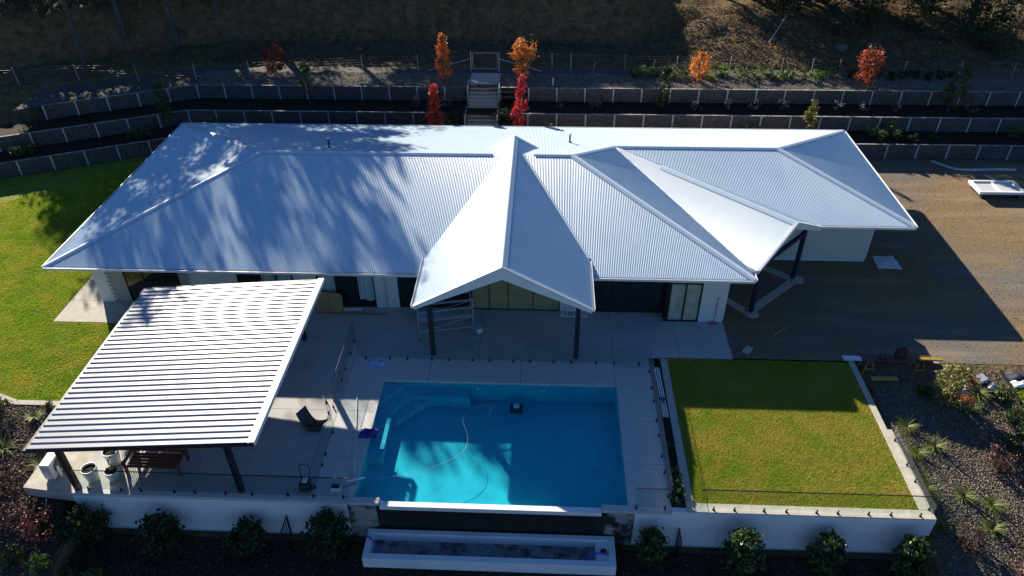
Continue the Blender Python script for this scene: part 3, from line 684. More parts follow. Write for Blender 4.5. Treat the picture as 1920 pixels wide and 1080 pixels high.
# posts
for x in (-5.2, 1.72): MB().box(x-.11, x+.11, 27.12, 27.36, 0, 3.35).build('post', M['darkmetal'], H)
for (x, y, a) in ((10.93,31.15,0),(13.9,34.27,0)): MB().obox((x,y,-.02), .2, .2, 3.1, R(45)).build('portico_post', M['purple'], H)
MB().bar((10.93,31.15,2.92),(13.9,34.27,2.92), .16, .22).build('portico_beam', M['purple'], H)
# roof vents
def vent(x, y, h, lab):
    z = EZ+TP*(YK-y) if y > YM else EZ+TP*(y-YF)
    b = MB().lathe((x, y, z), [(.14,0),(.14,.03),(.055,.06),(.055,h)], 12); b.build('vent_flashing', M['darkmetal'], H)
    MB().tube([(x,y,z+.05),(x,y,z+h)], .05, 10).tube([(x,y,z+h-.02),(x,y,z+h+.07)], .085, 10).build('vent_pipe', M['gutter'], H, smooth=True)
vent(-12.75, 40.1, .62, ''); vent(1.57, 42.5, .55, '')

# ------------------------------------------------------------------ paving, pool, walls of the platform
PT = structure('patio')
def slab(x0, x1, y0, y1, m, z=0., th=.16, name='paving_slab'):
    g_ = .008; return MB().box(x0+g_, x1-g_, y0+g_, y1-g_, z-th, z).build(name, m, PT)
XS = [-18.6,-14.4,-8.98,-3.0,3.52,6.75,9.3]
for i in range(len(XS)-1):
    for (y0, y1) in ((28.33,WY+.05),(26.95,28.33)):
        if i == len(XS)-2 or i == len(XS)-3:
            slab(XS[i], XS[i+1], max(y0, 27.36), y1 if y1 < 29 or XS[i] < 6.3 else 30.22, M['slab'])
        else: slab(XS[i], XS[i+1], y0, y1, M['slab'])
for (x0, x1) in ((-18.6,-14.4),(-14.4,-8.98)):
    for (y0, y1) in ((24.4,26.95),(23.3,24.4),(20.9,23.3),(18.62,20.9)): slab(x0, x1, y0, y1, M['slab'])
slab(-18.6, -13.0, 18.37, 18.62, M['coping'], name='edge_slab'); slab(-13.0, -7.5, 18.37, 18.62, M['coping'], name='edge_slab')
slab(3.52, 5.22, 26.6, 27.36, M['slab'])
for (y0, y1) in ((18.62,20.6),(20.6,23.3),(23.3,25.32)): slab(-8.98, -7.26, y0, y1, M['coping'])
for (x0, x1) in ((-8.98,-5.2),(-5.2,-.9),(-.9,3.52),(3.52,5.22)): slab(x0, x1, 25.32, 26.95 if x1 < 4 else 26.6, M['coping'])
for (y0, y1) in ((18.62,20.7),(20.7,23.1),(23.1,25.32)): slab(3.54, 5.22, y0, y1, M['coping'])
slab(2.5, 5.22, 18.33, 18.62, M['coping'], name='edge_slab'); slab(-7.5, -6.2, 18.33, 18.62, M['coping'], name='edge_slab')
slab(-25.3, -18.6, 29.1, WY+.05, M['concrete']); slab(-25.3, -23.5, WY+.05, 39, M['concrete']); slab(-25.3, -23.5, 39, 47.5, M['concrete'])
# pool
PL = thing('swimming_pool', (-1.86, 21.9, 0), 'large blue rectangular infinity-edge pool with corner bench', 'pool')
X0, X1, Y0, Y1, ZB = -7.26, 3.54, 18.52, 25.32, -1.2
fp_ = [(18.37,-.76),(22.6,-.80),(24.0,-.9),(25.47,-1.2)]
MB().add([(x, y, z) for (y, z) in fp_ for x in (X0-.15, X1+.15)], [(2*i, 2*i+1, 2*i+3, 2*i+2) for i in range(3)]).build('floor', M['plaster'], PL, smooth=True)
MB().box(X0-.15, X0, Y0, Y1, ZB, -.162).build('side_wall', M['plaster'], PL); MB().box(X1, X1+.15, Y0, Y1, ZB, -.162).build('side_wall', M['plaster'], PL)
MB().box(X0-.15, X1+.15, Y1, Y1+.15, ZB, -.162).build('side_wall', M['plaster'], PL)
MB().box(-6.2, 2.5, 18.27, Y0, -.3, -.085).build('infinity_edge', M['white'], PL, bevel=.01)
MB().box(X0, X1, 18.38, Y0-.01, ZB, -.31).build('front_wall', M['plaster'], PL)
MB().prism([(X0+.002,Y1-.002),(X0+.002,20.9),(-6.62,20.9),(-6.62,23.75),(-5.9,24.66),(-3.22,24.66),(-3.22,Y1-.002)], ZB, -.36).build('bench', M['plaster2'], PL)
MB().prism([(X0+.002,Y1-.004),(X0+.002,24.0),(-6.2,Y1-.004)], -.36, -.18).build('step', M['plaster2'], PL)
MB().prism([(-6.62,23.2),(-6.62,23.76),(-5.9,24.66),(-5.2,24.66),(-6.4,23.2)], ZB, -.6).build('step', M['plaster2'], PL)
for x in (-2.9, .2): MB().tube([(x, Y1-.04, -.42), (x, Y1+.0, -.42)], .07, 12).build('pool_light', M['plastic_w'], PL)
V = []; 
wo = MB().add([(X0,18.49,-.10),(X1,18.49,-.10),(X1,Y1,-.10),(X0,Y1,-.10)], [(0,1,2,3)]).build('water', M['water'], PL)
# pool tools in the water
hs = thing('cleaner_hose', (-3.0, 22, -.06), 'thin pale hose looping across the pool water', 'hose')
pts = [(-7.7,19.3,.03),(-7.0,19.4,.0),(-5.8,19.75,-.05),(-4.9,20.0,-.06),(-4.2,20.35,-.06),(-3.4,20.9,-.06),(-3.05,21.5,-.06),(-3.1,22.2,-.06),(-3.35,22.9,-.06),(-3.2,23.5,-.06),(-2.6,23.85,-.06),(-1.9,23.95,-.06),(-2.15,23.7,-.06),(-2.2,23.3,-.06),(-1.8,23.0,-.06)]
MB().tube(smooth_pts(pts, 6), .0055, 6).build('hose', M['hosegrey'], hs, smooth=True)
ZR_ = -.93; rb = thing('pool_cleaner', (-1.05, 24.5, ZR_), 'small dark robotic cleaner resting on the pool floor', 'pool cleaner')
MB().obox((-1.05,24.5,ZR_+.06), .42, .40, .18).build('body', M['tarp'], rb, bevel=.04); MB().obox((-1.05,24.5,ZR_+.24), .28, .26, .06).build('lid', M['plastic_w'], rb, bevel=.02)
for s_ in (-1, 1): MB().obox((-1.05+s_*.24,24.5,ZR_), .07, .42, .2).build('track', M['blackhose'], rb)
# front retaining wall of the platform
def rwall(name, boxes, m, label, cat='wall'):
    b = MB()
    for q in boxes: b.box(*q)
    return tag(b.build(name, m), label, cat)
rwall('platform_wall', [(-18.60,-7.5,18.36,18.60,-2.6,-.16),(-18.60,-18.36,18.6,23.3,-2.4,-.16)], M['render'], 'white rendered retaining wall below the pergola terrace')
rwall('platform_wall', [(3.80,15.22,18.36,18.58,-2.6,-.01),(14.98,15.22,18.58,23.0,-2.4,-.01)], M['render'], 'white rendered retaining wall below the raised lawn')
rwall('overflow_wall', [(-6.35,2.65,18.33,18.5,-2.6,-.31)], M['stain'], 'dark wet overflow wall under the pool edge')
rwall('stained_pier', [(-7.5,-6.35,18.345,18.6,-2.6,-.165)], M['stain2'], 'stained grey wall pier left of the overflow wall')
rwall('stained_pier', [(2.65,3.80,18.345,18.6,-2.6,-.165)], M['stain2'], 'stained grey wall pier right of the overflow wall')
# balance tank
BT = thing('overflow_basin', (-1.8, 17.5, -2.1), 'long white overflow trough below the pool edge', 'basin')
bx0, bx1, by0, by1, bz = -6.78, 3.08, 16.88, 18.25, -1.5
MB().box(bx0,bx1,by0,by0+.25,-2.25,bz).build('front_wall', M['render'], BT, bevel=.01); MB().box(bx0,bx1,by1-.2,by1,-2.25,bz).build('back_wall', M['render'], BT, bevel=.01)
MB().box(bx0,bx0+.25,by0+.25,by1-.2,-2.25,bz).build('end_wall', M['render'], BT); MB().box(bx1-.25,bx1,by0+.25,by1-.2,-2.25,bz).build('end_wall', M['render'], BT)
m_ = mat('trough_floor', (.24,.27,.29), .8, .3, c2=(.05,.048,.046), ns=2.2, lo=.42, hi=.66)
MB().box(bx0+.25,bx1-.25,by0+.25,by1-.2,-2.2,-1.98).build('floor', m_, BT); MB().box(bx1-.75,bx1-.25,by0+.25,by1-.2,-1.98,-1.6).build('shelf', M['render'], BT)
MB().tube([(bx1-.45,17.6,-1.6),(bx1-.45,17.6,-1.57)], .13, 16).build('drain', M['blackhose'], BT)
t_ = MB().tube(smooth_pts([(-6.85,17.9,-1.45),(-6.5,17.7,-1.5),(-6.2,17.35,-1.75),(-5.9,17.25,-1.95)]), .035, 6).build('drain_hose', M['bluehose'], smooth=True); tag(t_, 'short blue hose hanging into the left end of the trough', 'hose')
t_ = MB().tube(smooth_pts([(1.6,17.2,-1.93),(2.0,17.4,-1.75),(2.4,17.5,-1.57),(2.9,17.45,-1.53)]), .035, 6).build('drain_hose', M['bluehose'], smooth=True); tag(t_, 'blue hose curving over the right shelf of the trough', 'hose')
# concrete edgings of the lawns
def edging(name, boxes, label):
    t = thing(name, (boxes[0][0], boxes[0][2], 0), label, 'edging')
    for q in boxes: MB().box(*q).build('edge_piece', M['concrete'], t, bevel=.008)
    return t
n = 4
edging('lawn_edging', [(5.78,6.11,18.8+i*2.12,18.8+(i+1)*2.12-.008,-.3,.012) for i in range(4)], 'narrow concrete edging strip on the left of the raised lawn')
edging('lawn_edging', [(6.15+i*2.14 if i else 5.78,6.15+(i+1)*2.14-.008,18.37,18.79,-.009,.03) for i in range(4)]+[(14.72,15.22,18.37,18.79,-.009,.03)], 'concrete capping along the front of the raised lawn')
edging('lawn_edging', [(14.74,15.21,18.80+i*2.1,18.80+(i+1)*2.1-.008,-.009,.03) for i in range(2)]+[(14.74,15.02,23.0+i*2.2,23.0+(i+1)*2.2-.008,-.5,.022) for i in range(2)], 'concrete edging on the right of the raised lawn')
sheet('planting_strip', [(5.23,18.6),(5.77,18.6),(5.77,27.35),(5.23,27.35)], -.06, M['soil'])
kp = [(-60,24.4),(-30,24.3),(-24.9,23.65),(-23.8,23.25),(-18.7,23.25)]
kt = thing('lawn_kerb', (-24, 23.3, 0), 'pale concrete kerb between left lawn and mulch garden', 'kerb')
for i in range(len(kp)-1):
    MB().bar((kp[i][0],kp[i][1],-.1),(kp[i+1][0],kp[i+1][1],-.1), .28, .26).build('kerb_piece', M['concrete'], kt)
kt = thing('garden_kerb', (21.5, 24, 0), 'dark steel edging between pebble garden and right grass verge', 'kerb')
for i in range(6):
    y = 15+i*2.0; MB().bar((21.66,y,gz_at(21.66,y)+.05),(21.66,y+1.99,gz_at(21.66,y+1.99)+.05), .05, .2).build('kerb_piece', M['darkmetal'], kt)

# ------------------------------------------------------------------ glass fences
def glass_fence(label, a, bnds, fixed, axis_, spig, rail=.02, h=1.16, railm='rail'):
    loc = (bnds[0], fixed, 0) if axis_ == 'x' else (fixed, bnds[0], 0)
    t = thing('glass_fence', loc, label, 'fence', 'frameless glass pool fences')
    for i in range(len(bnds)-1):
        p0, p1 = bnds[i]+.02, bnds[i+1]-.02
        if axis_ == 'x':
            MB().box(p0,p1,fixed-.006,fixed+.006,a+.07,a+h).build('glass_panel', M['glass'], t)
            MB().box(p0-.02,p1+.02,fixed-rail/2,fixed+rail/2,a+h,a+h+rail).build('top_rail', M[railm], t)
        else:
            MB().box(fixed-.006,fixed+.006,p0,p1,a+.07,a+h).build('glass_panel', M['glass'], t)
            MB().box(fixed-rail/2,fixed+rail/2,p0-.02,p1+.02,a+h,a+h+rail).build('top_rail', M[railm], t)
    for s_ in spig:
        x, y = (s_, fixed) if axis_ == 'x' else (fixed, s_)
        MB().lathe((x,y,a), [(.0,.001),(.055,.001),(.055,.018),(.03,.02),(.028,.17),(.0,.17)], 10).build('spigot', M['spigot'], t)
    return t
glass_fence('glass fence along the front edge under the pergola', 0, (-18.3,-16.23,-14.05,-11.86,-9.4,-7.35), 18.56, 'x', (-17.98,-16.64,-15.82,-14.47,-13.63,-12.39,-11.32,-9.88,-8.85,-7.66), .03)
glass_fence('glass fence along the front of the raised lawn', .03, (6.2,8.17,10.16,12.12,14.1,15.12), 18.5, 'x', (6.81,7.61,8.74,9.59,10.74,11.54,12.70,13.54,14.65), .03)
glass_fence('glass fence on the right side of the raised lawn', .03, (18.5,20.6,22.7), 15.1, 'y', (18.81,20.17,21.02,22.35), .014)
glass_fence('long glass fence between house patio and pool', 0, (-8.85,-6.84,-4.81,-2.85,-.89,1.07,3.11,5.1), 26.8, 'x', (-8.45,-7.27,-6.41,-5.23,-4.40,-3.26,-2.43,-1.30,-.48,.65,1.49,2.69,3.53,4.72), .008, railm='glass')
glass_fence('glass fence on the right side of the pool', 0, (18.7,20.68,22.7,24.75,26.75), 5.15, 'y', (19.07,20.26,21.13,22.29,23.13,24.34,25.17,26.29), .012)
glass_fence('glass fence on the left side of the pool', 0, (18.65,20.43,22.2), -8.9, 'y', (18.98,20.13,20.73,21.93), .016)
glass_fence('short glass fence between the patio and the pool gate', 0, (23.6,25.6,27.3,28.3), -9.25, 'y', (23.49,25.2,25.95,27.08,28.0), .012)
glass_fence('single glass panel at the front right corner of the pool', 0, (3.75,5.12), 18.5, 'x', (3.85,4.95), .03)
pg = thing('pool_gate', (-9.0, 22.9, 0), 'glass pool gate with black hinges standing open beside the lit paving', 'gate')
MB().bar((-8.9,22.25,.65),(-9.45,23.1,.65), .012, 1.1).build('glass_leaf', M['glass'], pg)
for z in (.3, .95): MB().obox((-9.22,22.75,z), .14, .09, .1, R(120)).build('hinge', M['spigot'], pg)
MB().bar((-8.9,22.25,1.2),(-9.45,23.1,1.2), .02).build('top_rail', M['rail'], pg)

# ------------------------------------------------------------------ pergola
PG = thing('pergola', (-14.9, 23.4, 0), 'dark-framed pergola with a flat ribbed metal roof on the terrace', 'pergola')
px0, px1, py0, py1, pz0, pz1 = -19.35, -10.44, 18.27, 28.6, 2.62, 3.36
def pz(x): return pz0+(pz1-pz0)*(x-px0)/(px1-px0)
NP = 34; pw = (py1-py0)/NP
sl = (pz1-pz0)/(px1-px0)
def prof_panel(y):
    prof = [(0,0),(.010,.042),(.036,.042),(.048,0),(pw,0)]; V = []
    for x in (px0, px1-.25):
        for (dy, dz) in prof: V.append((x-.0, y+dy, pz(x)+dz))
    k = len(prof); return MB().add(V, [(i, k+i, k+i+1, i+1) for i in range(k-1)])
for i in range(NP):
    if i == 0:
        o0 = prof_panel(py0).build('roof_panel', M['perg'], PG); me0 = o0.data
    else:
        o = bpy.data.objects.new('roof_panel', me0); col.objects.link(o); o.parent = PG; o.location = (0, i*pw, 0)
MB().add([(px1-.26,py0-.03,pz(px1-.26)+.075),(px1,py0-.03,pz1+.075),(px1,py1+.03,pz1+.075),(px1-.26,py1+.03,pz(px1-.26)+.075)], [(0,1,2,3)]).box(px1,px1+.03,py0-.03,py1+.03,pz1-.14,pz1+.07).build('barge_flashing', M['white'], PG)
b = MB()
for (y, s_) in ((py0-.03, 0), (py1, 1)):
    b = MB(); b.add([(px0,y,pz0-.15),(px1,y,pz1-.15),(px1,y,pz1+.02),(px0,y,pz0+.02),(px0,y+.03,pz0-.15),(px1,y+.03,pz1-.15),(px1,y+.03,pz1+.02),(px0,y+.03,pz0+.02)],
          [(0,1,2,3),(7,6,5,4),(0,4,5,1),(1,5,6,2),(2,6,7,3),(3,7,4,0)])
    b.build('fascia', M['darkmetal'], PG)
MB().box(px0-.12,px0,py0-.03,py1+.03,pz0-.14,pz0-.02).build('gutter', M['darkmetal'], PG)
for (x, y) in ((-18.42,18.5),(-11.8,18.62),(-18.42,28.0),(-11.8,28.0)):
    MB().box(x-.1,x+.1,y-.0,y+.2,0,pz(x)-.05).build('post', M['darkmetal'], PG)
for y in (18.6, 28.1): MB().bar((-18.5,y,pz(-18.5)-.13),(px1,y,pz1-.13), .1, .18).build('beam', M['darkmetal'], PG)
for k in range(5):
    x = px0+.5+k*2.0; MB().bar((x,py0,pz(x)-.06),(x,py1,pz(x)-.06), .06, .1).build('rafter', M['darkmetal'], PG)
# heat pump on its pad
pad = sheet('service_pad', [(-20.75,18.62),(-18.62,18.40),(-18.62,20.7),(-20.75,20.7)], -.06, M['concrete'], thick=.5); 
hp = thing('heat_pump', (-19.75, 19.5, -.06), 'white outdoor heat pump unit beside the left pergola post', 'heat pump')
MB().box(-20.0,-19.58,19.0,20.0,.0,.82).build('case', M['plastic_w'], hp, bevel=.02); MB().box(-19.98,-19.60,18.985,18.999,.1,.74).build('side_grille', M['galv'], hp)
MB().tube([(-19.578,19.5,.42),(-19.55,19.5,.42)], .3, 20).build('fan_guard', M['darkmetal'], hp)
for y in (19.1, 19.9): MB().box(-19.98,-19.6,y-.04,y+.04,-.06,0).build('foot', M['darkmetal'], hp)
MB().box(-19.5,-19.44,19.2,19.3,-.06,.55).build('pipe_cover', M['plastic_w'], hp)

# ------------------------------------------------------------------ plants
ORD = ['first','second','third','fourth','fifth','sixth','seventh','eighth','ninth','tenth','eleventh','twelfth','thirteenth','fourteenth','fifteenth','sixteenth','seventeenth','eighteenth','nineteenth','twentieth','twenty-first','twenty-second']
def nth(i): return ORD[i]+' from the left'
def quad_leaves(C, size, asp=1.8, droop=.0):
    n = len(C); u = rng.normal(size=(n, 3)); u[:,2] -= droop; u /= np.linalg.norm(u, axis=1)[:,None]
    w = rng.normal(size=(n, 3)); w -= u*(w*u).sum(1)[:,None]; w /= np.linalg.norm(w, axis=1)[:,None]
    L = size*rng.uniform(.6, 1.35, n)[:,None]; W = L/asp
    V = np.stack([C-u*L, C-w*W, C+u*L, C+w*W], 1); return V.reshape(-1, 3), np.arange(4*n).reshape(-1, 4)
def crown_pts(shape, h0, h1, r, n, nclump, lean=(0,0)):
    cl = []
    for _ in range(nclump):
        t = rng.uniform(0, 1)
        if shape == 'cone': rr = r*(1-t)**.75*(.55+.45*min(1, t*5)); 
        elif shape == 'column': rr = r*math.sin(math.pi*(.12+.80*t))**.7
        elif shape == 'vase': rr = r*(.25+.75*math.sin(math.pi*min(1, .12+.62*t)))*(1.05-.35*t)
        else: rr = r*math.sqrt(max(0, 1-(2*t-1)**2))
        a = rng.uniform(0, 2*math.pi); q = rr*math.sqrt(rng.uniform(.25, 1))
        cl.append((q*math.cos(a)+lean[0]*t, q*math.sin(a)+lean[1]*t, h0+(h1-h0)*t))
    cl = np.array(cl); k = rng.integers(0, nclump, n)
    return cl[k]+rng.normal(size=(n, 3))*np.array([1,1,.9])*r*.16, cl
def small_tree(name, x, y, z, h, w, shape, leaf, label, cat='tree', n=900, size=.085, bare=.16, lean=(0,0), extra=None, group='young trees on the terraces', nclump=None):
    t = thing(name, (x, y, z), label, cat, group); r = w/2
    n = int(n*1.8); C, cl = crown_pts(shape, h*bare, h*.97, r*.80, n, nclump or max(18, int(n/38)), lean)
    V, Fq = quad_leaves(C+np.array([x, y, z]), size); np_mesh('crown', V, Fq, M[leaf], t)
    b = MB().tube([(x,y,z-.05),(x+lean[0]*.3,y+lean[1]*.3,z+h*.4),(x+lean[0]*.9,y+lean[1]*.9,z+h*.88)], [.035+h*.006,.025,.008], 7)
    for q in cl[::4]:
        hb = max(h*bare*.8, q[2]*.72); b.tube([(x+lean[0]*hb/h,y+lean[1]*hb/h,z+hb),(x+q[0],y+q[1],z+q[2])], [.014,.005], 4, False)
    b.build('trunk', M['twig'], t)
    if extra:
        lf, hh, nn, rr, off = extra
        C2 = np.array([x+off[0], y+off[1], z+hh])+rng.normal(size=(nn, 3))*rr; V, Fq = quad_leaves(C2, size); np_mesh('foliage_tip', V, Fq, M[lf], t)['kind'] = 'stuff'
    return t
small_tree('maple_tree', -7.74,54.92,3.07, 3.7,1.75,'cone','l_orangered','slender orange-red young tree left of the garden gate', n=900, extra=('l_yellow',3.45,60,.13,(0,0)))
t = small_tree('maple_tree', -1.85,55.85,3.07, 3.1,1.9,'vase','l_orange','bright orange forked young tree right of the garden gate', n=900)
C2 = np.array([-1.05,55.85,5.3])+rng.normal(size=(150, 3))*np.array([.16,.16,.42]); V, Fq = quad_leaves(C2, .085); np_mesh('side_crown', V, Fq, M['l_orange'], t)
small_tree('maple_tree', -8.0,51.0,.98, 3.5,1.55,'cone','l_red','fiery red columnar tree below the stairs on the left', n=1000, bare=.1, extra=('l_rust',.9,180,.38,(.1,0)))
small_tree('maple_tree', -1.9,50.9,.98, 4.4,1.5,'cone','l_crimson','crimson columnar tree below the stairs on the right', n=1150, bare=.08, lean=(.25,0), extra=('l_rust',.7,120,.35,(0,0)))
small_tree('maple_tree', 11.57,55.6,3.07, 2.4,1.85,'round','l_orange','small pale orange tree on the gravel right of centre', n=620, size=.075)
small_tree('maple_tree', 23.77,55.45,3.07, 2.75,2.4,'vase','l_rust','rust-red spreading tree with a green tip on the right gravel', n=900, lean=(.4,0), extra=('l_green',2.6,70,.2,(.1,0)))
small_tree('hornbeam_tree', 8.71,53.1,2.02, 3.05,1.3,'column','l_dark','dark green columnar tree against the top sleeper wall', n=900, bare=.1)
small_tree('pear_tree', 19.0,51.0,.98, 2.7,1.4,'cone','l_yellow','yellow-green young tree standing over the roof edge on the right', n=520, bare=.2)
small_tree('pear_tree', 29.43,53.0,2.02, 3.4,1.7,'column','l_green','tall green tree on the far right terrace', n=900, lean=(.4,.2))
small_tree('maple_tree', -20.99,55.98,3.07, 2.4,2.2,'vase','l_dullred','dull dark red tree in shade by the left fence', n=620)
small_tree('pear_tree', -17.8,53.1,2.02, 3.3,1.1,'column','l_yellow','narrow yellow-green tree on the left middle terrace', n=600, bare=.25)
small_tree('pear_tree', -27.84,50.6,.98, 3.6,1.5,'column','l_green','green young tree where the sleeper walls bend on the left', n=650, bare=.25)
def bush(x, y, r, h, leaf, label, n=260, size=.07, cat='shrub', group=None, z=None, name='shrub', shape='round', stem=True):
    z = z if z is not None else gz_at(x, y)
    t = thing(name, (x, y, z), label, cat, group)
    n = int(n*1.7); C, cl = crown_pts(shape, h*.08, h*.95, r*.9, n, max(8, n//18)); V, Fq = quad_leaves(C+np.array([x, y, z]), size); np_mesh('foliage', V, Fq, M[leaf], t)
    if stem:
        b = MB()
        for q in cl[::2]: b.tube([(x,y,z-.03),(x+q[0]*.9,y+q[1]*.9,z+q[2]*.9)], [.014,.005], 4, False)
        b.build('stem', M['twig'], t)
    return t
bush(-6.55,51.55,.6,1.1,'l_dark','dark rounded bush at the left side of the stairs', 420, .06, z=1.3)
bush(-3.0,51.5,.75,1.2,'l_dark','dark rounded bush at the right side of the stairs', 520, .06, z=1.3)
for i, (x, y) in enumerate(sorted([(11.2,52.9),(13.6,53.0),(15.3,53.0),(17.4,53.0),(21.3,52.8),(23.4,52.8),(25.6,52.8),(31.0,52.8),(-9.6,53.0),(-7.4,53.1),(.9,53.0),(3.6,53.0)], key=lambda q: q[0])):
    bush(x, y, .55, .8, 'l_grey', f'leafless grey-brown shrub in the dark middle terrace bed, {nth(i)}', 90, .05, z=2.02, group='bare shrubs along the middle terrace')
gsh = [(23.6,50.9,.42,'l_bright','bright'),(24.0,50.2,.36,'l_bright','bright'),(24.9,51.2,.5,'l_bright','bright'),(25.1,50.4,.35,'l_green','dull'),(26.1,50.0,.35,'l_green','dull'),(27.7,50.4,.25,'l_green','dull'),(33.4,50.9,.5,'l_green','dull'),(34.2,50.2,.3,'l_bright','bright')]
for i, (x, y, r, lf, w) in enumerate(gsh): bush(x, y, r, r*1.9, lf, f'{w} green rounded shrub in the lower bed right of the roof, {nth(i)}', 200, .06, z=.98, group=f'{w} shrubs in the lower right bed')
for i, (x, y) in enumerate(((-36.8,45.9),(-36.0,46.4),(-29.8,49.0),(-29.0,49.4))): bush(x, y, .55, .7, 'l_green', f'dim green shrub in the lower left terrace bed, {nth(i)}', 200, .06, z=.98, group='shrubs in the lower left bed')
for i, (x, y) in enumerate(((-25.0,50.6),(-24.2,50.6),(-9.7,50.5),(.35,50.5),(9.6,50.6),(14.6,50.5),(15.3,50.7))): bush(x, y, .45, .95, 'l_green', f'green shrub just behind the house roof edge, {nth(i)}', 180, .06, z=.98, group='shrubs behind the house')
for i in range(22):
    x = 6.8+i*.72+rng.uniform(-.2,.2); y = 56.7+rng.uniform(-.35,.5)
    bush(x, y, rng.uniform(.4,.65), rng.uniform(.5,.95), 'l_bright' if i % 3 else 'l_green', f'leafy green plant along the top gravel bed, {nth(i)} in its row', 130, .085, z=3.07, group='green plants along the top gravel', cat='plant', name='leafy_plant')
for i in range(9):
    x = 23.5+i*.95; bush(x, 56.8+rng.uniform(-.3,.3), .45, .6, 'l_dark', f'dark green plant in shade along the right top bed, {nth(i)}', 130, .085, z=3.07, group='shaded plants along the top gravel', cat='plant', name='leafy_plant')
# strap-leaved clumps
def rosette(x, y, r, label, leaf='l_strap', n=70, z=None, group='strap-leaved clumps in the gardens'):
    z = gz_at(x, y) if z is None else z; t = thing('strap_leaf_plant', (x, y, z), label, 'plant', group); V = []; Fq = []
    for i in range(n):
        a = rng.uniform(0, 2*math.pi); L = r*rng.uniform(.7,1.15); e = rng.uniform(.35,1.25); w = .022*rng.uniform(.8,1.4); ca, sa = math.cos(a), math.sin(a); k0 = len(V)
        for s_ in range(4):
            q = s_/3; rad = L*q*math.cos(e*(1-.45*q)); hh = L*(q*math.sin(e)-q*q*.55*math.cos(e)); ww = w*(1-q*.85)
            V += [(x+ca*rad-sa*ww, y+sa*rad+ca*ww, z+.02+max(hh,0)), (x+ca*rad+sa*ww, y+sa*rad-ca*ww, z+.02+max(hh,0))]
        for s_ in range(3): Fq.append((k0+2*s_, k0+2*s_+1, k0+2*s_+3, k0+2*s_+2))
    np_mesh('leaves', V, Fq, M[leaf], t); return t
for (x, y, r, lab) in ((16.1,23.5,.62,'strap-leaved clump nearest the upper end of the lawn fence'),(16.95,22.5,.72,'largest strap-leaved clump behind the side glass fence'),(16.05,22.1,.55,'strap-leaved clump half hidden behind the side glass'),
    (15.75,20.4,.6,'strap-leaved clump seen through the corner glass panel'),(17.2,20.1,.62,'dull strap-leaved clump in the middle of the pebble slope'),(18.15,19.75,.7,'bright strap-leaved clump on the lower pebble slope'),(17.75,18.7,.66,'yellow-green strap-leaved clump lowest on the pebble slope'),
    (15.75,18.75,.5,'small strap-leaved clump at the foot of the wall corner'),(20.0,25.5,.8,'tall strap-leaved clump beside the rubbish pile'),(19.25,24.5,.7,'dark strap-leaved clump in the shrub shade'),
    (-22.4,22.4,.5,'pale strap-leaved clump below the left kerb'),(-20.4,22.3,.6,'strap-leaved clump near the pergola gutter'),(-21.4,21.0,.6,'strap-leaved clump in the middle of the left mulch slope'),(-22.9,20.7,.65,'dark strap-leaved clump at the left picture edge'),(-20.9,20.1,.6,'strap-leaved clump just left of the heat pump pad'),(-20.9,21.3,.55,'leaning strap-leaved clump left of the pergola roof')):
    rosette(x, y, r, lab)
for (x, y, r, lf, lab) in ((20.2,22.4,.7,'l_dark','dark round shrub above the brown bush on the right'),(19.9,18.6,.85,'l_dark','broad dark shrub low on the right slope'),(18.9,17.6,.6,'l_dark','dark shrub above the wine-red bush'),(21.2,21.3,.7,'l_green','round green shrub at the lower right grass edge'),(20.9,19.6,.75,'l_dark','dark shrub at the right picture edge'),(17.5,25.4,.35,'l_green','small green shrub in the shaded pebble corner')):
    bush(x, y, r, r*1.25, lf, lab, int(420*r+120), .06)
bush(-24.2,22.7,.6,.8,'l_green','green shrub at the left kerb end',260,.06); bush(-22.0,23.0,.3,.4,'l_green','tiny green shrub under the left kerb',110,.05)
for (x, y, r, lf, lab) in ((21.0,25.3,.5,'l_green','round shrub at the right garden edge near the grass'),(20.9,24.1,.55,'l_green','second round shrub along the right garden edge'),(21.1,23.2,.5,'l_green','third round shrub along the right garden edge'),
    (19.2,21.6,.75,'l_brown','feathery brown bush midway down the pebble slope'),(16.5,18.0,.7,'l_brown','feathery brown bush below the wall corner'),(18.2,16.6,.7,'l_wine','wine-red bush in the bottom right corner'),(20.6,20.2,.9,'l_brown','wide brown bush in the right shade'),
    (-20.9,17.5,.9,'l_brown','brown feathery bush on the bottom left slope'),(-19.5,17.3,.85,'l_wine','reddish feathery bush on the bottom left slope'),(-22.0,19.0,1.0,'l_brown','broad brown bush at the left edge'),(-20.3,16.3,.45,'l_green','low green bush at bottom left corner'),(-19.1,16.0,.45,'l_bright','bright low bush at the bottom left'),(-18.1,16.0,.35,'l_green','small green bush at the bottom left'),(-17.2,15.9,.4,'l_bright','small bright bush right of the mulch slope')):
    bush(x, y, r, r*1.3, lf, lab, int(420*r+120), .055 if lf in ('l_brown','l_wine') else .06)
for (x, y, w) in ((5.5,20.0,'farthest'),(5.5,19.4,'middle'),(5.52,18.85,'nearest')): bush(x, y, .36, .55, 'l_shiny', f'{w} of three glossy shrubs between pool fence and lawn', 150, .05, z=-.06, group='shrubs in the planting strip')
for (x, y, w) in ((5.48,21.6,'nearer'),(5.5,24.4,'farther')): bush(x, y, .2, .3, 'l_shiny', f'{w} tiny shrub in the strip between pool fence and lawn', 60, .045, z=-.06, group='tiny shrubs in the planting strip')
labs = ['glossy shrub at the left end of the front wall','glossy shrub second from left below the pergola wall','glossy shrub left of the black panel below the wall','glossy shrub beside the left end of the trough','glossy shrub beside the right end of the trough','glossy shrub under the left part of the lawn wall','glossy shrub under the middle of the lawn wall','forked glossy shrub under the right end of the lawn wall']
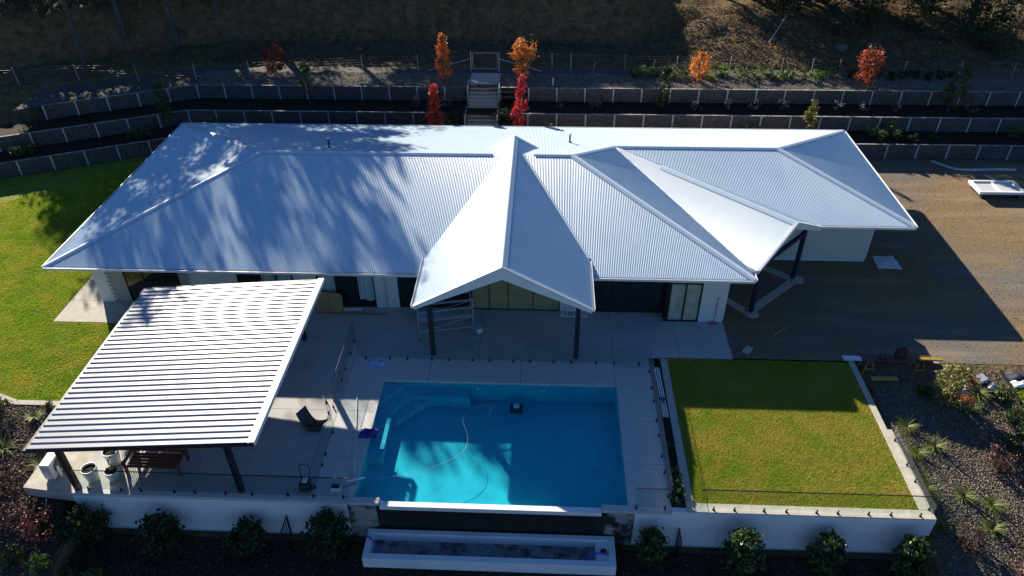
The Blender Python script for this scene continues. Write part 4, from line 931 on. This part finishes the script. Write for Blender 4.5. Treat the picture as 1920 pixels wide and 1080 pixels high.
for (x, lab), fx in zip(zip((-18.05,-14.95,-11.5,-8.25,4.45,7.9,11.15,14.25), labs), (1.05,1.0,.82,1.1,.9,1.12,.95,1.0)):
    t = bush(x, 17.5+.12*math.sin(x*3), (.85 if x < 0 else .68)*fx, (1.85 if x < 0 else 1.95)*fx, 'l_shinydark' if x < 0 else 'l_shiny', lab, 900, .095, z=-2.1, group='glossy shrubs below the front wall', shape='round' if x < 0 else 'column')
bush(18.4,24.9,.95,2.1,'l_olive','olive-yellow shrub with orange patches beside the work trestles', 900, .075, shape='vase')
t = [o for o in col.objects if o.get('label','').startswith('olive-yellow')][0]
for (dx, dy, dz) in ((.55,-.1,1.5),(.75,.1,1.2),(.35,-.6,.9)):
    C2 = np.array([18.4+dx,24.9+dy,gz_at(18.4,24.9)+dz])+rng.normal(size=(60,3))*.12; V, Fq = quad_leaves(C2, .075); np_mesh('orange_foliage', V, Fq, M['l_rust'], t)

# forest trees up the hillside
def big_tree_meshes(seed, h, r, leaf, n):
    random.seed(seed); V0 = []; b = MB()
    b.tube([(0,0,-.4),(.15,.1,h*.3),(-.1,.2,h*.6),(.1,0,h*.92)], [h*.019,h*.015,h*.010,.04], 8); ends = []
    for i in range(12):
        z0 = h*random.uniform(.38,.85); a = i*2.4+random.uniform(-.4,.4); L = r*random.uniform(.55,1.0)*(1.15-z0/h*.55)
        e = (math.cos(a)*L, math.sin(a)*L, z0+L*random.uniform(.25,.6)); m_ = (e[0]*.5, e[1]*.5, z0+(e[2]-z0)*.35)
        b.tube([(0,0,z0),m_,e], [h*.006,h*.004,.02], 5, False); ends += [e, m_]
        for k in range(3):
            f_ = (e[0]+random.uniform(-1,1)*r*.28, e[1]+random.uniform(-1,1)*r*.28, e[2]+random.uniform(-.2,.9)*r*.2); b.tube([m_, f_], [.04,.012], 4, False); ends.append(f_)
    ends.append((0,0,h*.95)); E_ = np.array(ends); k = rng.integers(0, len(E_), n)
    C = E_[k]+rng.normal(size=(n,3))*np.array([1,1,.6])*r*.17
    tm = bpy.data.meshes.new('trunk'); tm.from_pydata(b.v, [], b.f); tm.materials.append(M['bark'])
    V, Fq = quad_leaves(C, .30, 2.2, .3)
    o = np_mesh('crown', V, Fq, M[leaf]); cm = o.data; bpy.data.objects.remove(o); return tm, cm
BT_ = [big_tree_meshes(3, 18, 4.4, 'l_forest', 3600), big_tree_meshes(5, 18, 4.2, 'l_forest', 3200), big_tree_meshes(11, 18, 4.8, 'l_forest', 4000)]
def big_tree(x, y, h, var, label, group='forest trees up the hillside', rz=0., w=1.):
    tm, cm = BT_[var]; t = thing('forest_tree', (x, y, gz_at(x, y)), label, 'tree', group)
    s_ = h/18; t.scale = (s_*w, s_*w, s_); t.rotation_euler = (0, 0, rz)
    for nm, me in (('trunk', tm), ('crown', cm)):
        o = bpy.data.objects.new(nm, me); col.objects.link(o); o.parent = t
    return t
TREES_L = [(-37.2,57.6,14.5,0),(-35.0,60.8,12.6,2),(-31.3,62.0,14.0,1),(-28.4,64.5,14.5,0),(-33.0,70,13,2),(-26.3,68,12,1),(-40.8,61.5,6.0,2),(-42,72,6.5,2),(-47,70,7,0),(-45,76,8,1),(-38.5,73,6.5,0),(-24,73,7.5,2),(-30,73.5,7,1),(-35,75,8,0)]
labL = ['tall tree whose pale trunk rises behind the left wire fence','tall tree with a leaning trunk higher up the left slope']
for i, (x, y, h, v) in enumerate(TREES_L):
    big_tree(x, y, h, v, labL[i] if i < 2 else 'tall forest tree standing up the dark left hillside', rz=i*1.7, w=(.8 if i == 0 else 1.0) if h > 8.6 else (1.2 if i == 6 else 2.1))
TREES_C = [(-22,80,6.5,0),(-17,82,6.5,2),(-12.5,78,6,1),(-9,82,6,0),(-18.5,75,4,2),(-15,73.5,3.5,1),(-10,90,8,2),(-20,91,9,0),(-6,77,4.5,2),(-11.5,73,4,0),(-8,72.5,3.6,1)]
for i, (x, y, h, v) in enumerate(TREES_C): big_tree(x, y, h, v, 'forest tree standing above the bare central bank', rz=i*2.1, w=1.5 if h > 6.5 else 2.3, group='forest trees above the central bank')
TREES_R = [(14.5,76,9,0),(19,72.5,9,2),(22,74,12,1),(27,70,10,2),(31,73,12,0),(10,80,8,1),(36,66,10,2),(15,84,12,0),(25,83,14,2),(34,82,14,1)]
for i, (x, y, h, v) in enumerate(TREES_R): big_tree(x, y, h, v, 'forest tree standing up the right hillside', rz=i*1.3, w=1.5, group='forest trees up the right hillside')
# dense scrub up the slopes
for i, (x, y, r, h) in enumerate(((-46.5,67.5,2.2,3.6),(-44,62,2.2,3.8),(-41,64.8,2.4,4.2),(-40.5,69,2.4,4.5),(-37.5,66.2,2.0,3.4),(-33,67.3,2.0,3.2))):
    bush(x, y, r, h, 'l_forest', f'dense dark scrub on the upper left slope, {nth(i)}', 700, .17, group='scrub on the upper left slope')
for i, (x, y, r, h) in enumerate(((19.0,69.2,2.4,4.4),(21.5,67.8,2.3,4.2),(24.5,69.5,2.5,4.8),(28.5,68.5,2.4,4.5),(32.5,67.5,2.4,4.5),(37,65,2.2,4))):
    bush(x, y, r, h, 'l_forest', f'dense dark scrub beyond the right slope, {nth(i)}', 700, .17, group='scrub beyond the right slope')
# scrubby saplings seen at the top right
for i, (x, y, r, h) in enumerate(((24.2,64.0,1.6,2.6),(27.0,65.5,1.8,2.4),(31.0,64.5,1.9,2.6),(33.5,62.8,1.7,2.4),(36.0,61.5,1.6,2.2))):
    bush(x, y, r, h, 'l_forest', f'loose scrubby bush on the dark upper right slope, {nth(i)}', 420, .12, group='scrub on the upper right slope')
# boulders on the slope
def boulder(x, y, r, label):
    bm = bmesh.new(); bmesh.ops.create_icosphere(bm, subdivisions=2, radius=r)
    for v in bm.verts: v.co *= 1+.25*noise.noise(v.co*1.6/r+Vector((x,y,0))); v.co.z *= .7
    me = bpy.data.meshes.new('boulder'); bm.to_mesh(me); bm.free(); o = link('boulder', me, M['rock']); o.location = (x, y, gz_at(x, y)+r*.3); return tag(o, label, 'boulder')
boulder(24.0,61.5,.5,'grey boulder below the scrub on the right slope'); boulder(-15.6,61.2,.3,'pale boulder at the foot of the central bank'); boulder(-17.6,63.5,.22,'small pale stone on the dark bank'); boulder(29.5,58.6,.22,'small stone behind the right fence')
t_ = MB().tube([(18.3,62.2,gz_at(18.3,62.2)+.15),(20.6,66.5,gz_at(20.6,66.5)+.25)], .06, 8).build('drain_pipe', M['galv']); tag(t_, 'pale pipe lying on the upper right slope', 'pipe')
t_ = MB().tube([(.55,54.6,3.0),(.55,54.6,3.7)], .06, 8).build('drain_pipe', M['galv']); tag(t_, 'short upright pipe on the gravel right of the orange tree', 'pipe')

# ------------------------------------------------------------------ things on the terrace
def pot(x, y, r, h, label, leaf, nl, ls):
    t = thing('plant_pot', (x, y, 0), label, 'plant pot')
    MB().lathe((x,y,0), [(0,.0),(r*.72,0),(r,h*.95),(r*1.03,h),(r*.9,h),(r*.88,h*.9)], 24).build('pot', M['pot'], t, smooth=True)
    MB().lathe((x,y,0), [(0,h*.9),(r*.885,h*.9)], 24).build('soil', M['soil'], t)
    if nl:
        C = np.array([x,y,h])+np.abs(rng.normal(size=(nl,3)))*np.array([.1,.1,ls])*np.array([1,1,1]); V, Fq = quad_leaves(C, .1, 2.5); np_mesh('plant', V, Fq, M[leaf], t)
    return t
pot(-18.0,19.05,.3,.72,'tall white pot nearest the front glass','l_dark',0,0); pot(-17.2,19.15,.27,.5,'smaller white pot with green cactus','l_green',30,.25); pot(-17.55,19.95,.31,.75,'tall white pot with dark upright plant','l_dark',50,.45)
bn = thing('timber_bench', (-15.6, 20.0, 0), 'large reddish timber bench with arched back under the pergola', 'bench')
for x in (-16.75, -14.55): MB().box(x-.05,x+.05,19.35,19.45,0,.75).build('leg', M['redwood'], bn); MB().box(x-.05,x+.05,20.15,20.25,0,1.05).build('leg', M['redwood'], bn); MB().box(x-.06,x+.06,19.3,20.3,.62,.68).build('armrest', M['redwood'], bn)
for k in range(5): MB().box(-16.7,-14.6,19.38+k*.16,19.50+k*.16,.42,.46).build('seat_slat', M['redwood'], bn)
arch = [(-16.75,20.25,.8),(-16.4,20.3,1.02),(-15.65,20.35,1.16),(-14.9,20.3,1.02),(-14.55,20.25,.8)]
MB().tube(smooth_pts(arch, 5), .05, 6).bar((-16.75,20.22,.55),(-14.55,20.22,.55), .06, .08).build('back_frame', M['redwood'], bn)
for k in range(9): x = -16.5+k*.215; MB().bar((x,20.24,.55),(x,20.3,.92+.18*math.sin((k+.6)/9.2*math.pi)), .05, .02).build('back_slat', M['redwood'], bn)
rk = thing('folding_rack', (-17.0, 19.9, 0), 'leaning white wire rack beside the timber bench', 'rack')
for k in range(7): MB().bar((-17.05+k*.06,19.7+k*.02,.0),(-17.25+k*.06,20.3,.85), .018).build('bar', M['galv'], rk)
for (x, y, a, lab) in ((-17.75,21.5,.2,'left white folding chair under the pergola roof edge'),(-16.9,21.4,-.3,'right white folding chair under the pergola roof edge')):
    t = thing('folding_chair', (x, y, 0), lab, 'chair')
    MB().obox((x,y,.42), .45, .42, .03, a).build('seat', M['plastic_w'], t); MB().obox((x,y+.2,.45), .45, .03, .42, a, .2).build('backrest', M['plastic_w'], t)
    for (dx, dy) in ((-.18,-.17),(.18,-.17),(-.18,.17),(.18,.17)): MB().bar((x+dx,y+dy,0),(x+dx,y+dy,.43), .025).build('leg', M['galv'], t)
rg = thing('swim_ring', (-14.2, 20.6, 0), 'pale pink ring leaning beside the timber bench', 'ring')
cpt = [(-13.95+.3*math.cos(a), 19.95+.16*math.sin(a), .38+.25*math.sin(a)) for a in np.linspace(0, 2*math.pi, 25)]
MB().tube(cpt, .035, 8, False).build('ring', M['pink'], rg, smooth=True); MB().tube([(-13.98,19.8,.14),(-14.05,19.75,0)], .02, 6).build('handle', M['pink'], rg)
vc = thing('pool_vacuum', (-9.25, 18.95, 0), 'dark wheeled pool vacuum with upright handle by the front glass', 'vacuum')
MB().obox((-9.25,18.95,.06), .42, .5, .35).build('body', M['tarp'], vc, bevel=.06); MB().obox((-9.25,19.0,.41), .2, .26, .12).build('lid', M['plastic_w'], vc, bevel=.03)
MB().tube(smooth_pts([(-9.42,19.1,.35),(-9.45,19.2,1.0),(-9.4,19.22,1.1),(-9.1,19.22,1.1),(-9.05,19.2,1.0),(-9.08,19.1,.35)], 4), .02, 6).build('handle', M['darkmetal'], vc)
for s_ in (-1, 1): MB().tube([(-9.25+s_*.22,18.95,.12),(-9.25+s_*.27,18.95,.12)], .12, 14).build('wheel', M['blackhose'], vc)
bxx = thing('power_box', (-8.05, 18.95, 0), 'small grey power unit with dark lid by the pool corner', 'power unit')
MB().obox((-8.05,18.95,0), .4, .26, .16).build('case', M['plastic_w'], bxx, bevel=.02); MB().obox((-8.05,18.97,.16), .34, .18, .04).build('lid', M['tarp'], bxx)
MB().tube(smooth_pts([(-7.84,18.98,.05),(-7.6,19.1,.02),(-7.3,19.3,.02)]), .012, 5).build('cable', M['blackhose'], bxx)
bp = thing('pool_brush', (-7.7, 21, 0), 'pool brush on a long pale pole lying on the left paving', 'pool brush')
MB().tube([(-8.35,21.6,.04),(-7.42,19.4,.05)], .018, 6).build('pole', M['hose'], bp); MB().bar((-7.75,19.3,.05),(-7.0,19.55,.05), .05).build('brush_head', M['plastic_w'], bp)
sp = MB().tube([(-8.33,24.3,.04),(-7.45,19.6,.06)], .02, 6).build('skimmer_pole', M['hose']); tag(sp, 'longer pale pole lying straight along the left pool edge', 'pole')
def cloth(name, x, y, sx, sy, hmax, m, label, cat, z=0., seed=1, n=14):
    V = []; 
    for j in range(n):
        for i in range(n):
            u, v = i/(n-1)*2-1, j/(n-1)*2-1; e = max(0, 1-(abs(u)**2.5+abs(v)**2.5))
            w = noise.noise(Vector((u*2.1+seed, v*2.1, seed*.7)))
            V.append((x+u*sx/2*(1+.15*w), y+v*sy/2*(1+.15*w), z+.012+hmax*e*(.55+.6*w)+.004*(w+1)))
    o = np_mesh(name, V, [(j*n+i, j*n+i+1, (j+1)*n+i+1, (j+1)*n+i) for j in range(n-1) for i in range(n-1)], m, smooth=True); return tag(o, label, cat)
cloth('beanbag', -7.35, 21.95, .75, .55, .3, M['violet'], 'crumpled violet cushion on the left pool edge', 'cushion', seed=2)
lg = thing('sun_lounge', (-9.8, 22.2, 0), 'dark curved sun lounge on the shaded paving', 'lounge')
lp = smooth_pts([(-10.35,22.55,.75),(-10.15,22.4,.4),(-9.9,22.25,.22),(-9.6,22.15,.28),(-9.3,22.2,.34)], 4); V = []
for q in lp: V += [(q.x-.14, q.y-.26, q.z), (q.x+.14, q.y+.26, q.z), (q.x+.14, q.y+.26, q.z-.06), (q.x-.14, q.y-.26, q.z-.06)]
Fq = [];  k = len(lp)
for i in range(k-1):
    for j in range(4): Fq.append((4*i+j, 4*i+(j+1) % 4, 4*i+4+(j+1) % 4, 4*i+4+j))
np_mesh('sling', V, Fq, M['tarp'], lg); MB().obox((-9.75,22.2,0), .6, .5, .2).build('base', M['tarp'], lg, bevel=.04)
cloth('plastic_sheet', -7.9, 26.45, .95, .6, .12, M['plastic_b'], 'crumpled clear blue plastic beside the back glass fence', 'plastic', seed=5)
# scaffold under the gable
sc_ = thing('mobile_scaffold', (-4.7, 29.4, 0), 'aluminium mobile scaffold on castors under the gable', 'scaffold')
cor = [(-6.0,28.2),(-3.35,28.75),(-6.25,29.5),(-3.6,30.0)]
for (x, y) in cor:
    MB().tube([(x,y,.15),(x,y,2.3)], .025, 8).build('upright', M['galv'], sc_); MB().tube([(x-.02,y,.08),(x+.03,y,.08)], .08, 12).build('castor', M['blackhose'], sc_)
for (i, j) in ((0,1),(2,3)):
    for z in (.55,1.2,1.75,2.25): MB().tube([(*cor[i],z),(*cor[j],z)], .02, 6).build('rail', M['galv'], sc_)
    MB().tube([(*cor[i],.55),(*cor[j],1.2)], .018, 6).build('brace', M['galv'], sc_)
for (i, j) in ((0,2),(1,3)):
    for z in (.6,1.2,1.8): MB().tube([(*cor[i],z),(*cor[j],z)], .02, 6).build('rung', M['galv'], sc_)
MB().add([(-6.0,28.25,1.24),(-3.35,28.8,1.24),(-3.5,29.5,1.24),(-6.15,28.95,1.24),(-6.0,28.25,1.28),(-3.35,28.8,1.28),(-3.5,29.5,1.28),(-6.15,28.95,1.28)], [(0,3,2,1),(4,5,6,7),(0,1,5,4),(1,2,6,5),(2,3,7,6),(3,0,4,7)]).build('deck_board', M['galv'], sc_)
bk = thing('bucket', (-3.1, 29.0, 0), 'white bucket with a rag at the foot of the scaffold', 'bucket')
MB().lathe((-3.1,29.0,0), [(0,0),(.15,0),(.19,.3),(.18,.3),(.14,.03)], 20).build('pail', M['plastic_w'], bk, smooth=True); MB().obox((-3.1,28.98,.27), .22, .12, .06, .5).build('rag', M['plastic_b'], bk)
rk = thing('wire_rack', (1.7, 30.4, 0), 'white wire trestle rack against the white brick pier', 'rack')
for x in (1.05,1.35,1.7,2.05,2.35): MB().bar((x,30.35,.02),(x,30.6,1.1), .025).build('upright', M['plastic_w'], rk)
for z in (.05,.4,.75,1.08): MB().bar((1.05,30.36+z*.22,z),(2.35,30.36+z*.22,z), .025).build('rail', M['plastic_w'], rk)
MB().bar((1.05,30.36,.05),(1.35,30.45,.4), .02).bar((2.35,30.36,.05),(2.05,30.45,.4), .02).build('brace', M['plastic_w'], rk)
mp_ = thing('broom', (8.8, 30.05, 0), 'red-handled broom leaning on the white wall by the sliding door', 'broom')
MB().tube([(8.78,29.98,.1),(8.86,30.18,1.6)], .018, 6).build('handle', M['redtool'], mp_); MB().obox((8.78,29.97,0), .4, .1, .12).build('head', mat('pink_bristles', (.35,.12,.12), .8), mp_)
t_ = MB().obox((-11.45,30.5,0), .85, .04, 1.05, 0, -.22).build('board_panel', M['ply']); tag(t_, 'tan board leaning on the house wall beside the pergola corner', 'board')
V_ = [(-11.05,30.35,0),(-10.35,30.35,0),(-10.35,30.55,.8),(-10.45,30.6,1.02),(-11.05,30.6,1.05)]
t_ = MB().add(V_+[(x, y+.04, z) for x, y, z in V_], [(0,1,2,3,4),(9,8,7,6,5),(0,5,6,1),(1,6,7,2),(2,7,8,3),(3,8,9,4),(4,9,5,0)]).build('board_panel', M['ply']); tag(t_, 'tan board with a clipped corner leaning next to the dark door', 'board')
t_ = MB().obox((-9.95,30.62,.005), 1.1, .12, .06).build('trim_length', M['plastic_w']); tag(t_, 'short white trim lying at the foot of the sliding door', 'trim')
t_ = MB().obox((-9.9,30.22,.005), 3.8, .16, .04, .02).build('timber_plank', M['timber']); tag(t_, 'long timber plank lying on the patio by the house wall', 'plank')
# ------------------------------------------------------------------ right yard
sl_ = thing('footing', (12, 32.5, 0), 'fresh zigzag concrete strip footing around the portico posts', 'footing')
for (a, b_) in (((9.4,32.7),(10.75,31.05)),((10.75,31.05),(13.95,34.1)),((13.95,34.1),(12.5,35.3))):
    MB().bar((*a,-.02),(*b_,-.02), .45, .05).build('strip', M['concrete'], sl_)
for (x, y) in ((10.95,30.95),(14.1,34.1)): MB().lathe((x,y,-.02), [(0,.035),(.36,.035),(.36,0)], 18).build('pad', M['concrete'], sl_)
cloth('dust_sheet', 19.6, 36.0, 1.25, 1.3, .12, mat('pale_sheet', (.55,.58,.62), .7, .2), 'folded pale blue-white sheet on the ground by the garage', 'sheet', z=-.02, seed=9, n=10)
fr2 = thing('window_unit', (29.5, 44.5, 0), 'large white framed window unit lying on trestles in the yard', 'window unit')
MB().box(28.1,31.0,43.6,43.75,.32,.5).box(28.1,31.0,45.1,45.25,.32,.5).box(28.1,28.3,43.75,45.1,.32,.5).box(30.8,31.0,43.75,45.1,.32,.5).box(29.45,29.55,43.75,45.1,.33,.48).build('frame', M['plastic_w'], fr2)
MB().box(28.3,30.8,43.75,45.1,.40,.41).build('pane', mat('pale_pane', (.52,.54,.52), .2, .5), fr2)
for x in (28.4, 30.7): MB().box(x-.05,x+.05,43.7,45.2,-.02,.32).build('support', M['darkmetal'], fr2)
t_ = MB().bar((11.68,29.27,.01),(12.44,29.88,.01), .09, .045).build('timber_offcut', M['timber']); tag(t_, 'small pale timber offcut lying in the shaded yard', 'offcut')
t_ = MB().obox((10.1,28.0,-.02), .35, .5, .14, -.6).build('concrete_block', M['concrete'], bevel=.02); tag(t_, 'loose concrete block at the shaded patio corner', 'block')
t_ = MB().tube(smooth_pts([(27.2,48.8,.1),(28.2,47.9,.05),(29.0,47.6,.05),(31.0,47.7,.05),(32.5,47.7,.05)]), .09, 8).build('pipe_bundle', mat('blue_wrap', (.22,.32,.45), .5, .4, c2=(.4,.48,.55), ns=3)); tag(t_, 'long blue-grey wrapped pipe along the lowest sleeper wall', 'pipe')
ws = thing('work_trestle', (16.6, 26.9, 0), 'maroon work board on yellow trestles at the lawn corner', 'workbench')
MB().obox((16.6,26.85,.70), 3.2, .55, .05, -.03).build('top', M['maroon'], ws)
for x in (15.4, 17.7):
    for (dx, dy) in ((-.2,-.25),(.2,-.25),(-.2,.25),(.2,.25)): MB().bar((x+dx*1.4,26.85+dy*1.3,-.12),(x+dx*.5,26.85+dy*.6,.70), .035).build('leg', M['yellow'], ws)
    MB().bar((x-.25,26.6,.25),(x+.25,26.6,.25), .04).build('leg_brace', M['yellow'], ws)
t_ = MB().obox((16.2,27.55,.02), 3.3, .3, .06, -.02).build('white_board', M['plastic_w']); tag(t_, 'long white board lying behind the work trestles', 'board')
t_ = MB().obox((18.0,27.5,.05), 1.9, .3, .05, -.06).build('grey_board', M['galv']); tag(t_, 'grey metal board at the right end behind the trestles', 'board')
t_ = MB().obox((18.1,26.75,.76), 1.1, .18, .09, -.03).build('spirit_level', M['yellow'], bevel=.01); tag(t_, 'yellow tool case at the right end of the work board', 'tool case')
t_ = MB().obox((16.0,26.15,.05), 1.2, .2, .08, .02).build('yellow_beam', mat('dull_yellow', (.38,.27,.06), .6)); tag(t_, 'dull yellow beam on the ground below the trestles', 'beam')
bg_ = thing('tool_bag', (16.85, 27.05, .75), 'dark red tool bag standing on the work board', 'bag')
MB().obox((16.85,27.05,.755), .5, .3, .38, .2).build('body', mat('bag_cloth', (.06,.02,.02), .8), bg_, bevel=.06); MB().tube(smooth_pts([(16.7,27.05,1.1),(16.75,27.05,1.3),(16.95,27.05,1.3),(17.0,27.05,1.1)]), .02, 6).build('handle', M['tarp'], bg_)
t_ = MB().obox((15.95,26.85,.755), .32, .25, .16, .3).build('power_tool', M['tarp'], bevel=.05); tag(t_, 'black power tool on the left of the work board', 'tool')
for i, (x, y, s_, mt, lab) in enumerate(((20.2,26.1,.5,'plastic_w','white box on top of the rubbish pile'),(19.7,26.0,.6,'hose','pale crumpled bag left in the rubbish pile'),(20.0,26.4,.35,'redtool','red packet in the rubbish pile'),(20.6,26.2,.5,'tarp','black bag right in the rubbish pile'),(19.5,25.75,.45,'plastic_b','bluish bag at the front of the rubbish pile'),(20.8,25.95,.35,'plastic_w','small white bag at the right of the rubbish pile'))):
    if 'box' in lab: t_ = MB().obox((x,y,.1), .42, .36, .34, .5, .25).build('cardboard_box', M[mt]); tag(t_, lab, 'box')
    else: cloth('rubbish_bag', x, y, s_*1.3, s_, s_*.7, M[mt], lab, 'bag', z=gz_at(x,y)+.02, seed=20+i, n=9)
cloth('debris_sheet', 22.3, 26.6, 1.2, .8, .3, M['tarp'], 'dark crumpled sheet at the right picture edge', 'sheet', seed=31, n=10)
cloth('debris_sheet', 22.2, 26.1, .9, .5, .2, M['plastic_w'], 'pale crumpled sheet in front of the dark one', 'sheet', seed=33, n=10)
gp = thing('gutter_lengths', (5.6, 25, 0), 'bundle of long white gutter lengths in the planting strip', 'gutter lengths')
for k in range(3): MB().bar((5.45+k*.09,26.6,.02),(5.5+k*.09,23.4,.02), .05, .05).build('length', M['plastic_w'], gp)
# black slatted panels below the wall
for (x, lab) in ((-10.05,'black slatted metal panel standing out from the left wall'),(5.6,'black slatted metal panel near the right end of the trough')):
    t = thing('slatted_panel', (x, 17.6, -2.1), lab, 'panel')
    y0 = 16.9 if x < 0 else 17.7
    MB().bar((x,y0,-2.05),(x,18.3,-2.05), .04).bar((x,y0,-.95),(x,18.3,-.95), .04).bar((x,y0,-2.1),(x,y0,-.93), .04).bar((x,18.3,-2.1),(x,18.3,-.93), .04).build('frame', M['darkmetal'], t)
    nn = 9 if x < 0 else 4
    for k in range(nn): y = y0+(k+.5)*(18.3-y0)/nn; MB().bar((x,y,-2.05),(x,y,-.95), .03, .02).build('slat', M['darkmetal'], t)
t_ = MB().tube(smooth_pts([(-19.9,18.5,-.55),(-19.85,18.0,-1.0),(-20.0,17.5,-1.35),(-20.3,17.1,-1.6)]), .02, 6).build('garden_hose', M['hose'], smooth=True); tag(t_, 'pale garden hose lying down the left mulch slope', 'hose')
print('objects', len(bpy.data.objects))
